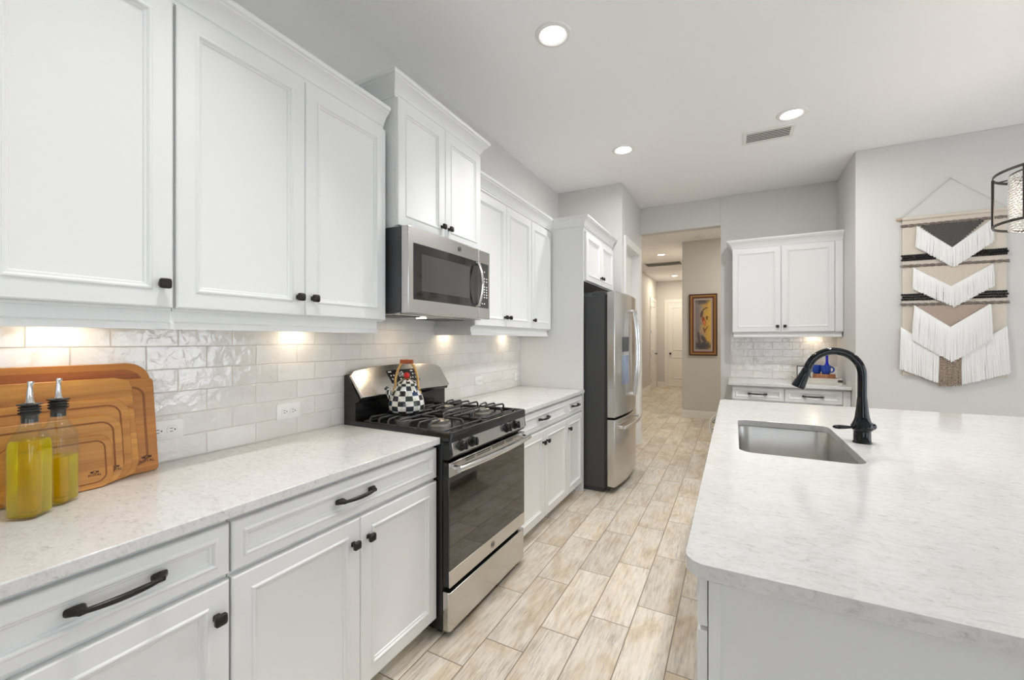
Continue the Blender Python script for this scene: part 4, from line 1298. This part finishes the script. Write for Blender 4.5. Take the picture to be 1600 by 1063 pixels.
# ------------------------------------------------------------------ oil bottles
def bottle(cx_, cy_, level, label, ang=38):
    t = thing('oil_bottle', (cx_, cy_, 0.9143), label, 'bottle', 'glass oil bottles')
    R_ = Matrix.Translation((cx_, cy_, 0.9145)) @ Matrix.Rotation(math.radians(ang), 4, 'Z')
    def sect(h, z, e, n=32):
        pts = []
        for k in range(n):
            a = 2 * PI * k / n + PI / n
            ca, sa = math.cos(a), math.sin(a)
            pts.append((h * math.copysign(abs(ca) ** e, ca), h * math.copysign(abs(sa) ** e, sa), z))
        return pts
    outer = [(0.026, 0.0, 0.4), (0.031, 0.002, 0.34), (0.0325, 0.006, 0.30), (0.0325, 0.172, 0.30), (0.0318, 0.186, 0.36), (0.029, 0.200, 0.5), (0.0245, 0.212, 0.75), (0.0205, 0.221, 0.95), (0.0188, 0.230, 1), (0.0178, 0.245, 1), (0.0176, 0.252, 1), (0.0192, 0.2535, 1), (0.0192, 0.258, 1)]
    inner = [(0.0165, 0.258, 1), (0.0155, 0.250, 1), (0.0155, 0.232, 1), (0.0178, 0.222, 0.95), (0.022, 0.211, 0.75), (0.0265, 0.199, 0.5), (0.0292, 0.185, 0.36), (0.0297, 0.172, 0.30), (0.0297, 0.010, 0.30), (0.027, 0.0065, 0.34), (0.02, 0.006, 0.4)]
    m = MB(); m.loops([sect(*q) for q in outer + inner]); m.xform(R_)
    g = m.build('glass', M['glass'], t, smooth=60)
    prof = [(0.0200, 0.0058, 0.4), (0.0272, 0.0063, 0.34), (0.0299, 0.010, 0.30)]
    zl = level
    pts_in = [(0.0299, 0.172, 0.30), (0.0294, 0.185, 0.36), (0.0267, 0.199, 0.5), (0.0222, 0.211, 0.75)]
    for q in pts_in:
        if q[1] < zl - 0.002: prof.append(q)
    # level radius
    full = [(0.0299, 0.010, 0.30)] + pts_in
    for q0, q1 in zip(full, full[1:]):
        if q0[1] <= zl <= q1[1]:
            f = (zl - q0[1]) / (q1[1] - q0[1])
            prof.append(tuple(q0[i] + (q1[i] - q0[i]) * f for i in (0,)) + (zl, q0[2] + (q1[2] - q0[2]) * f))
    m = MB(); m.loops([sect(*q) for q in prof]); m.xform(R_)
    m.build('oil', M['oil'], t, smooth=60)
    # pourer: black fins and a bright spout
    m = MB()
    m.lathe([(0.0150, 0.236), (0.0150, 0.254), (0.0205, 0.2585), (0.0205, 0.261), (0.0165, 0.262), (0.0165, 0.265), (0.0205, 0.266), (0.0205, 0.2685), (0.0165, 0.2695), (0.0165, 0.272), (0.0200, 0.273), (0.0200, 0.2755), (0.015, 0.277), (0.015, 0.279), (0.0225, 0.280), (0.0225, 0.2825), (0.010, 0.285)], (0, 0, 0), 24)
    m.xform(R_)
    sp = m.build('stopper', M['slot'], t, smooth=30)
    m = MB()
    m.tube([(0, 0, 0.284), (0, 0, 0.290), (0.0, 0.0, 0.312), (0.0, 0.001, 0.329), (0.0, 0.002, 0.332), (0.0, 0.0025, 0.338)], [0.0095, 0.0075, 0.006, 0.0048, 0.0066, 0.0066], 14)
    m.xform(R_)
    m.build('pour_spout', M['chrome'], sp, smooth=50)
bottle(0.265, 0.362, 0.193, 'square glass bottle full of yellow oil, nearest the counter edge')
bottle(0.205, 0.428, 0.128, 'half full square glass oil bottle, further back beside the full bottle')

# ------------------------------------------------------------------ kettle
def kettle():
    cx_, cy_, z = 0.254, 1.745, 0.9685
    t = thing('tea_kettle', (cx_, cy_, z), 'round black and white checkered enamel kettle on the back left burner', 'kettle')
    m = MB()
    m.lathe([(0.002, 0.001), (0.078, 0.0), (0.088, 0.006), (0.094, 0.022), (0.095, 0.042), (0.091, 0.064), (0.083, 0.088), (0.073, 0.110), (0.063, 0.126), (0.056, 0.136), (0.053, 0.140)], (cx_, cy_, z), 48)
    body = m.build('body', M['checks'], t, smooth=60)
    m = MB(); m.lathe([(0.054, 0.1405), (0.056, 0.145), (0.053, 0.152), (0.043, 0.163), (0.028, 0.172), (0.012, 0.176), (0.003, 0.177)], (cx_, cy_, z), 40)
    lid = m.build('lid', M['checks'], t, smooth=60)
    m = MB(); m.lathe([(0.018, 0.1742), (0.020, 0.177), (0.012, 0.181), (0.006, 0.182)], (cx_, cy_, z), 20); m.build('knob_base', M['brass'], lid)
    m = MB(); m.sphere((cx_, cy_, z + 0.196), 0.0165, 18, 12); m.build('lid_knob', M['red'], lid)
    R2 = Vector((0.884, 0.468, 0))
    C0 = Vector((cx_, cy_, z))
    m = MB()
    for sg in (-1, 1):
        pts = []
        for k in range(13):
            a = k / 12
            ang = math.radians(18 + 58 * a)
            pts.append(C0 + R2 * (sg * 0.064 * math.cos(ang) * (1.0)) + Vector((0, 0, 0.125 + 0.150 * math.sin(ang))))
        pts = [C0 + R2 * (sg * 0.060) + Vector((0, 0, 0.108))] + pts
        m.tube(pts, 0.0055, 10, flat=1.5)
        m.sphere(tuple(C0 + R2 * (sg * 0.064) + Vector((0, 0, 0.122))), 0.012, 12, 8)
        m.sphere(tuple(C0 + R2 * (sg * 0.071) + Vector((0, 0, 0.104))), 0.010, 12, 8)
    m.build('handle', M['brass'], t, smooth=60)
    m = MB()
    pr = [(-0.036, 0.009), (-0.033, 0.0125), (-0.022, 0.0105), (0.0, 0.0125), (0.022, 0.0105), (0.033, 0.0125), (0.036, 0.009)]
    m.tube([C0 + R2 * q + Vector((0, 0, 0.271)) for q, _ in pr], [w for _, w in pr], 16)
    m.build('grip', M['grip'], t, smooth=60)
    m = MB()
    dv = Vector((-0.78, -0.62, 0)).normalized()
    pr = [(0.070, 0.070, 0.022), (0.088, 0.090, 0.018), (0.098, 0.110, 0.015), (0.106, 0.126, 0.0125), (0.112, 0.133, 0.0125)]
    m.tube([C0 + dv * q + Vector((0, 0, zz)) for q, zz, _ in pr], [w for _, _, w in pr], 16)
    m.build('spout', M['checks'], t, smooth=60)
kettle()

# ------------------------------------------------------------------ outlets
def outlet(F, u, v, label, duplex=True, horizontal=True, n0=0.0085):
    t = thing('power_outlet', F(u, v, n0 - 0.0005), label, 'outlet')
    a, bb = (0.0575, 0.0355) if horizontal else (0.0355, 0.0575)
    m = MB()
    m.loops([[F(u + du * (a - i), v + dv * (bb - i), n) for du, dv in ((-1, -1), (1, -1), (1, 1), (-1, 1))] for i, n in ((0, n0 - 0.0004), (0, n0 + 0.003), (0.004, n0 + 0.005))])
    pl = m.build('cover_plate', M['plastic'], t)
    for s in (-1, 1):
        m = MB()
        cu, cv = (u + s * 0.0205, v) if horizontal else (u, v + s * 0.0205)
        m.loops([[F(cu + 0.0165 * math.copysign(abs(math.cos(q)) ** 0.6, math.cos(q)), cv + 0.0155 * math.copysign(abs(math.sin(q)) ** 0.6, math.sin(q)), n) for q in [2 * PI * k / 20 for k in range(20)]] for n in (n0 + 0.005, n0 + 0.0068)])
        rc = m.build('receptacle', M['plastic'], t)
        m = MB()
        def sl(du, dv, hu, hv):
            if not horizontal: du, dv, hu, hv = dv, du, hv, hu
            m.loops([[F(cu + du + p * hu, cv + dv + q * hv, n) for p, q in ((-1, -1), (1, -1), (1, 1), (-1, 1))] for n in (n0 + 0.0067, n0 + 0.0072)])
        sl(-0.003, 0.0055, 0.0045, 0.0011); sl(-0.003, -0.0055, 0.0045, 0.0011); sl(0.008, 0.0, 0.0022, 0.0022)
        m.build('slots', M['slot'], rc)
    return t
outlet(FX(0.0), 0.750, 1.030, 'white outlet just right of the cutting boards, partly behind them')
outlet(FX(0.0), 1.226, 1.029, 'white outlet on the tiles between the cutting boards and the stove')
outlet(FX(0.0), 2.860, 1.027, 'white outlet on the tiles just right of the stove')
outlet(FX(0.0), 3.535, 1.012, 'white outlet in the tile corner beside the refrigerator side panel')
outlet(FY(5.635), 2.165, 1.023, 'white outlet on the shiny far wall tiles')
outlet(FX(-0.19), 11.29, 0.38, 'small white outlet low on the hall left wall', horizontal=False, n0=0.0005)

# ------------------------------------------------------------------ tray and things on the far counter
def tray():
    t = thing('serving_tray', (2.58, 5.33, 0.9143), 'whitewashed wooden tray with black corner handles on the far counter', 'tray')
    x0, x1, y0, y1, z0 = 2.385, 2.775, 5.19, 5.47, 0.9145
    box_obj('bottom', M['tray'], t, x0, x1, y0, y1, z0, z0 + 0.012)
    m = MB()
    m.box(x0, x1, y0, y0 + 0.014, z0 + 0.012, z0 + 0.055); m.box(x0, x1, y1 - 0.014, y1, z0 + 0.012, z0 + 0.055)
    m.box(x0, x0 + 0.014, y0 + 0.014, y1 - 0.014, z0 + 0.012, z0 + 0.055); m.box(x1 - 0.014, x1, y0 + 0.014, y1 - 0.014, z0 + 0.012, z0 + 0.055)
    m.build('rim', M['tray'], t, bevel=0.002)
    for xa, xb_ in ((x0 - 0.004, x0 + 0.030), (x1 - 0.034, x1 + 0.004)):
        m = MB(); m.box(xa, xb_, y0 - 0.006, y0, z0 + 0.020, z0 + 0.043); m.build('handle', M['frameblk'], t, bevel=0.003)
    zt = z0 + 0.0125
    # raised stand/slab with bark edge
    def slab_r(cx_, cy_, rx, ry, za, zb):
        L = []
        for z, s in ((za, 1.0), (zb, 1.0)):
            L.append([(cx_ + rx * s * math.cos(2 * PI * k / 36) * (1 + 0.02 * math.sin(5 * 2 * PI * k / 36)), cy_ + ry * s * math.sin(2 * PI * k / 36) * (1 + 0.02 * math.cos(4 * 2 * PI * k / 36)), z) for k in range(36)])
        return L
    m = MB(); m.loops(slab_r(2.650, 5.315, 0.095, 0.085, zt, zt + 0.080)); 
    tag(m.build('wood_slab', M['bark'], None, bevel=0.003), 'round bark edged wooden block on the tray, under the blue mugs', 'wood block')
    return zt
zt = tray()
def mug(x, y, z, label, ha):
    t = thing('mug', (x, y, z), label, 'mug', 'cobalt blue mugs')
    m = MB()
    m.lathe([(0.002, 0.0), (0.028, 0.0), (0.034, 0.010), (0.041, 0.040), (0.043, 0.088), (0.040, 0.088), (0.038, 0.040), (0.031, 0.012), (0.002, 0.008)], (x, y, z), 28)
    m.build('cup', M['blue'], t, smooth=50)
    m = MB(); pts = []
    d_ = Vector((math.cos(ha), math.sin(ha), 0))
    for k in range(13):
        a = -PI / 2 + PI * k / 12
        pts.append(Vector((x, y, z + 0.048)) + d_ * (0.038 + 0.030 * math.cos(a)) + Vector((0, 0, 0.028 * math.sin(a))))
    m.tube(pts, 0.0055, 10, flat=1.3)
    m.build('handle', M['blue'], t, smooth=60)
zm = zt + 0.0805
mug(2.660, 5.285, zm, 'front blue mug with its handle to the right, on the wooden block', 0.1)
mug(2.592, 5.350, zm, 'blue mug behind and left of the other, half hidden by the faucet', 2.4)
t = thing('blue_bottle', (2.690, 5.445, zt), 'tall cobalt blue bottle behind the mugs on the tray', 'bottle')
m = MB(); m.lathe([(0.002, 0), (0.026, 0.0), (0.028, 0.004), (0.028, 0.14), (0.024, 0.16), (0.014, 0.185), (0.012, 0.20), (0.012, 0.262), (0.014, 0.263), (0.014, 0.270), (0.002, 0.271)], (2.690, 5.420, zt), 24); m.build('bottle_body', M['blueglass'], t, smooth=50)
m = MB(); m.lathe([(0.015, 0.272), (0.015, 0.285), (0.004, 0.290)], (2.690, 5.420, zt), 20); m.build('cap', M['plastic'], t)
t = thing('picture_frame', (2.475, 5.30, zt), 'small black framed card leaning on the tray left of the mugs', 'picture frame')
m = MB(); xa, xb_, za, zb, yy = 2.415, 2.535, zt, zt + 0.160, 5.315
m.box(xa, xa + 0.008, yy, yy + 0.012, za, zb); m.box(xb_ - 0.008, xb_, yy, yy + 0.012, za, zb); m.box(xa + 0.008, xb_ - 0.008, yy, yy + 0.012, za, za + 0.008); m.box(xa + 0.008, xb_ - 0.008, yy, yy + 0.012, zb - 0.008, zb)
m.build('frame', M['frameblk'], t)
box_obj('card', M['paper'], t, xa + 0.008, xb_ - 0.008, yy + 0.004, yy + 0.008, za + 0.008, zb - 0.008)
m = MB()
for k in range(9):
    a = random.uniform(0, 2 * PI); rr = random.uniform(0.0, 0.025)
    cxx, czz = 2.475 + rr * math.cos(a), za + 0.085 + rr * math.sin(a)
    m.loops([[(cxx + 0.010 * math.cos(2 * PI * q / 8), yn, czz + 0.012 * math.sin(2 * PI * q / 8)) for q in range(8)] for yn in (yy + 0.0038 - 0.00005 * k, yy + 0.0042)])
m.build('print', M['grey'], t)
m = MB(); m.lathe([(0.002, 0), (0.026, 0), (0.030, 0.01), (0.030, 0.05), (0.027, 0.05), (0.026, 0.012), (0.002, 0.008)], (2.600, 5.2455, zm), 24)

# ------------------------------------------------------------------ woven wall hanging
def hanging():
    YW = 4.848
    t = thing('wall_hanging', (3.445, YW, 1.0), 'large fringed woven wall hanging on the grey wall right of the far cabinet', 'wall hanging')
    m = MB(); m.tube([(3.090, YW - 0.014, 2.412), (3.80, YW - 0.014, 2.412)], 0.011, 12); m.build('dowel', M['dowel'], t)
    m = MB(); m.tube([(3.115, YW - 0.014, 2.424), (3.441, YW - 0.006, 2.722), (3.775, YW - 0.014, 2.424)], 0.003, 8)
    m.sphere((3.441, YW - 0.006, 2.722), 0.007, 10, 8)
    m.build('hanging_cord', M['cord'], t)
    yb = YW - 0.012
    m = MB(); m.box(3.130, 3.765, yb - 0.004, yb + 0.004, 1.05, 2.412); m.tube([(3.128, YW - 0.014, 2.410), (3.768, YW - 0.014, 2.410)], 0.016, 12)
    m.build('woven_panel', M['linen'], t, smooth=60)
    yf = yb - 0.006
    def braid(z0, z1, x0=3.118, x1=3.778):
        mm = MB()
        for ph in (0, PI):
            pts = []
            for k in range(97):
                f = k / 96
                a = f * 46 + ph
                pts.append((x0 + (x1 - x0) * f, yf - 0.003 + 0.005 * math.cos(a), z0 + (z1 - z0) * f + 0.006 * math.sin(a)))
            mm.tube(pts, 0.0075, 6)
        mm.build('braid', M['braid'], t, smooth=70)
    braid(2.350, 2.350); braid(2.001, 1.994); braid(1.666, 1.662)
    def tri(name, mt, x0, x1, xm, zt0, zt1, zbm):
        mm = MB(); n = 13
        pts_l, pts_r = [], []
        for k in range(n):
            f0, f1 = k / n, (k + 1) / n
            zl0 = zt0 + (zbm - zt0) * f0; zl1 = zt0 + (zbm - zt0) * f1
            xa = x0 + (xm - x0) * f0; xb_ = x1 + (xm - x1) * f0
            mm.box(xa, xb_, yf - 0.0045, yf, zl1, zl0)
        mm.build(name, mt, t)
    tri('dark_triangle', M['char'], 3.252, 3.632, 3.444, 2.338, 2.330, 2.130)
    tri('sand_triangle', M['sand'], 3.215, 3.680, 3.437, 1.985, 1.98, 1.805)
    tri('taupe_triangle', M['taupe'], 3.215, 3.655, 3.431, 1.652, 1.648, 1.460)
    def band(z0, z1):
        mm = MB()
        for r in range(3):
            for k in range(44):
                x = 3.128 + 0.640 * (k + 0.5 * (r % 2)) / 43.5
                if x > 3.77: continue
                zc = z0 + (z1 - z0) * (r + 0.5) / 3
                mm.sphere((x, yf - 0.002, zc), 0.0092, 7, 5, 1.1)
        mm.build('woven_band', M['blackyarn'], t, smooth=80)
    band(2.044, 2.098); band(1.698, 1.760)
    def lerp_poly(P, x):
        for (xa, za), (xb_, zb_) in zip(P, P[1:]):
            if xa <= x <= xb_: return za + (zb_ - za) * (x - xa) / (xb_ - xa)
        return P[0][1] if x < P[0][0] else P[-1][1]
    def fringe(name, mt, top, bot, step=0.0062, layer=0.0, jit=0.006, rad=0.0042):
        mm = MB()
        x0, x1 = top[0][0], top[-1][0]
        bx0, bx1 = bot[0][0], bot[-1][0]
        n = int((x1 - x0) / step)
        for row in (0, 1):
            for k in range(n + 1):
                f = (k + 0.5 * row) / n
                if f > 1: continue
                xt = x0 + (x1 - x0) * f
                xb_ = bx0 + (bx1 - bx0) * f + random.uniform(-0.004, 0.004)
                zt_ = lerp_poly(top, xt); zb_ = lerp_poly(bot, xb_) + random.uniform(-jit, jit)
                yo = yf - 0.006 - layer - 0.004 * row
                mid = (xt + xb_) / 2 + random.uniform(-0.003, 0.003)
                mm.tube([(xt, yf - 0.004 - layer * 0.6, zt_), (xt + 0.001, yo, zt_ - 0.015), (mid, yo + random.uniform(-0.0015, 0.0015), (zt_ + zb_) / 2), (xb_, yo, zb_)], [rad * 0.7, rad, rad * 1.05, rad * 0.9], 5)
        mm.build(name, mt, t, smooth=80)
    fringe('fringe', M['yarn'], [(3.222, 2.340), (3.444, 2.132), (3.678, 2.336)], [(3.213, 2.160), (3.450, 1.965), (3.685, 2.155)], layer=0.004)
    fringe('fringe', M['yarn'], [(3.200, 1.982), (3.437, 1.806), (3.682, 1.975)], [(3.195, 1.798), (3.454, 1.634), (3.690, 1.796)], layer=0.004)
    fringe('fringe', M['yarn'], [(3.205, 1.655), (3.431, 1.464), (3.666, 1.650)], [(3.188, 1.356), (3.437, 1.172), (3.676, 1.362)], layer=0.014)
    fringe('fringe', M['yarn'], [(3.120, 1.468), (3.362, 1.26)], [(3.114, 1.105), (3.358, 0.992)], layer=0.002)
    fringe('fringe', M['yarn'], [(3.500, 1.26), (3.760, 1.465)], [(3.503, 0.988), (3.780, 1.090)], layer=0.002)
    fringe('tassel', M['taupeyarn'], [(3.365, 1.24), (3.498, 1.24)], [(3.368, 0.970), (3.498, 0.985)], layer=0.002, jit=0.012)
hanging()

# ------------------------------------------------------------------ drum pendant
def pendant():
    cx_, cy_, zt_, zb_, R = 3.36, 3.30, 2.269, 1.992, 0.25
    t = thing('pendant_light', (cx_, cy_, zb_), 'lit crystal bead drum pendant in an open bronze frame at the right picture edge', 'pendant light')
    m = MB()
    for z in (zt_, zb_):
        L = []
        n = 64
        for k in range(n):
            a = 2 * PI * k / n
            ca, sa = math.cos(a), math.sin(a)
            L.append([(cx_ + r * ca, cy_ + r * sa, zz) for r, zz in ((R - 0.004, z - 0.007), (R, z - 0.007), (R, z + 0.007), (R - 0.004, z + 0.007))])
        m.loops(L, closed=True)
    for k in range(6):
        a = 2 * PI * k / 6 + 3.75
        m.tube([(cx_ + (R - 0.003) * math.cos(a), cy_ + (R - 0.003) * math.sin(a), zb_), (cx_ + (R - 0.003) * math.cos(a), cy_ + (R - 0.003) * math.sin(a), zt_)], 0.0065, 8)
    for k in range(3):
        a = 2 * PI * k / 3 + 0.3
        m.tube([(cx_, cy_, zt_), (cx_ + (R - 0.004) * math.cos(a), cy_ + (R - 0.004) * math.sin(a), zt_)], 0.004, 8)
    m.build('frame', M['frame_bz'], t, smooth=50)
    m = MB(); m.tube([(cx_, cy_, zt_ - 0.02), (cx_, cy_, H - 0.02)], 0.006, 10); m.lathe([(0.064, 0.0), (0.064, -0.012), (0.02, -0.03), (0.006, -0.032)], (cx_, cy_, H), 28)
    m.build('stem', M['frame_bz'], t)
    m = MB(); n = 52; Ri = 0.185
    rows = 22
    for r in range(rows):
        z = zt_ - 0.012 - (zt_ - zb_ + 0.012) * r / (rows - 1)
        for k in range(n):
            a = 2 * PI * (k + 0.5 * (r % 2)) / n
            c_ = Vector((cx_ + Ri * math.cos(a), cy_ + Ri * math.sin(a), z))
            s_ = 0.0085
            T = Vector((-math.sin(a), math.cos(a), 0)) * s_; U = Vector((0, 0, s_ * 0.75)); N_ = Vector((math.cos(a), math.sin(a), 0)) * s_
            m.add([c_ + T, c_ - T, c_ + U, c_ - U, c_ + N_, c_ - N_], [(0, 2, 4), (2, 1, 4), (1, 3, 4), (3, 0, 4), (2, 0, 5), (1, 2, 5), (3, 1, 5), (0, 3, 5)])
    o = m.build('bead_drum', M['crystal'], t, smooth=10)
    o['kind'] = 'stuff'
    m = MB()
    n = 48
    m.tube([(cx_ + Ri * math.cos(2 * PI * k / n), cy_ + Ri * math.sin(2 * PI * k / n), zt_ - 0.004) for k in range(n)], 0.004, 6, closed=True)
    m.build('bead_ring', M['frame_bz'], t)
    for k in range(3):
        a = 2 * PI * k / 3 + 1.0
        c_ = (cx_ + 0.08 * math.cos(a), cy_ + 0.08 * math.sin(a), 2.13)
        m = MB(); m.sphere(c_, 0.024, 14, 10, 1.3); bo = m.build('bulb', M['bulb'], t)
        m = MB(); m.cyl((c_[0], c_[1], 2.162), (c_[0], c_[1], 2.235), 0.012); m.tube([(c_[0], c_[1], 2.235), (cx_, cy_, zt_ - 0.01)], 0.004, 8); m.build('bulb_socket', M['frame_bz'], t)
    ld = bpy.data.lights.new('lamp', 'POINT'); ld.energy = 9; ld.color = (1, 0.88, 0.74); ld.shadow_soft_size = 0.05
    lo = bpy.data.objects.new('lamp', ld); COL.objects.link(lo); lo.parent = t; lo.location = Vector((cx_, cy_, 2.10)) - WPOS[t.name]
pendant()

# ------------------------------------------------------------------ hall: picture and the round floor fan edge
def picture():
    Yp = 7.9105
    x0, x1, z0, z1 = 1.142, 1.582, 1.090, 2.148
    t = thing('framed_painting', ((x0 + x1) / 2, Yp, z0), 'tall framed painting of yellow, grey and red on the hall wall', 'painting')
    F = FY(Yp)
    def ringf(name, mt, prof):
        L = [[F(x0 + i, z0 + i, n), F(x1 - i, z0 + i, n), F(x1 - i, z1 - i, n), F(x0 + i, z1 - i, n)] for i, n in prof]
        mm = MB(); mm.loops(L, False, False); return mm.build(name, mt, t)
    ringf('outer_frame', M['fr_dark'], [(0, 0), (0, 0.030), (0.012, 0.034), (0.022, 0.030)])
    ringf('gold_frame', M['fr_gold'], [(0.022, 0.030), (0.030, 0.031), (0.045, 0.024)])
    ringf('inner_frame', M['fr_brown'], [(0.045, 0.024), (0.060, 0.026), (0.072, 0.016)])
    box_obj('mat_board', M['matte'], t, x0 + 0.072, x1 - 0.072, Yp - 0.014, Yp - 0.008, z0 + 0.072, z1 - 0.072)
    box_obj('canvas', M['art'], t, x0 + 0.098, x1 - 0.098, Yp - 0.0165, Yp - 0.0142, z0 + 0.105, z1 - 0.105)
picture()

def fan():
    c_ = Vector((1.722, 5.98, 0.245))
    c_ = Vector((1.715, 6.02, 0.245))
    t = thing('floor_fan', (c_.x, c_.y, 0), 'round pale rimmed floor fan, its edge showing past the far island corner', 'fan')
    R = 0.165
    def circ(r, y, n=40): return [(c_.x + r * math.cos(2 * PI * k / n), c_.y + y, c_.z + r * math.sin(2 * PI * k / n)) for k in range(n)]
    m = MB()
    m.tube(circ(R, -0.05), 0.010, 8, closed=True); m.tube(circ(R, 0.05), 0.010, 8, closed=True)
    for r in (0.13, 0.10, 0.07, 0.04): m.tube(circ(r, -0.062), 0.0025, 6, closed=True)
    for k in range(12):
        a = 2 * PI * k / 12
        m.tube([(c_.x + 0.03 * math.cos(a), c_.y - 0.062, c_.z + 0.03 * math.sin(a)), (c_.x + R * math.cos(a), c_.y - 0.05, c_.z + R * math.sin(a)), (c_.x + R * math.cos(a), c_.y + 0.05, c_.z + R * math.sin(a))], 0.0025, 6)
    m.build('guard', M['plastic'], t, smooth=60)
    m = MB(); m.lathe([(0.004, -0.06), (0.03, -0.06), (0.035, -0.02), (0.05, 0.02), (0.05, 0.09), (0.03, 0.11)], tuple(c_), 20, axis='y'); m.build('motor', M['grey'], t)
    m = MB()
    for k in range(5):
        a0 = 2 * PI * k / 5
        L = []
        for r in (0.03, 0.08, 0.145):
            L.append([(c_.x + r * math.cos(a0 + da), c_.y - 0.005 + dy, c_.z + r * math.sin(a0 + da)) for da, dy in ((-0.36, -0.022), (0.36, 0.018), (0.36, 0.021), (-0.36, -0.019))])
        m.loops(L)
    m.build('blades', M['grey'], t)
    m = MB()
    m.tube([(c_.x, c_.y + 0.06, c_.z - 0.04), (c_.x, c_.y + 0.06, 0.02)], 0.012, 10)
    m.lathe([(0.12, 0.0), (0.12, 0.012), (0.04, 0.024)], (c_.x, c_.y + 0.04, 0.0005), 28)
    m.build('stand', M['grey'], t)
fan()
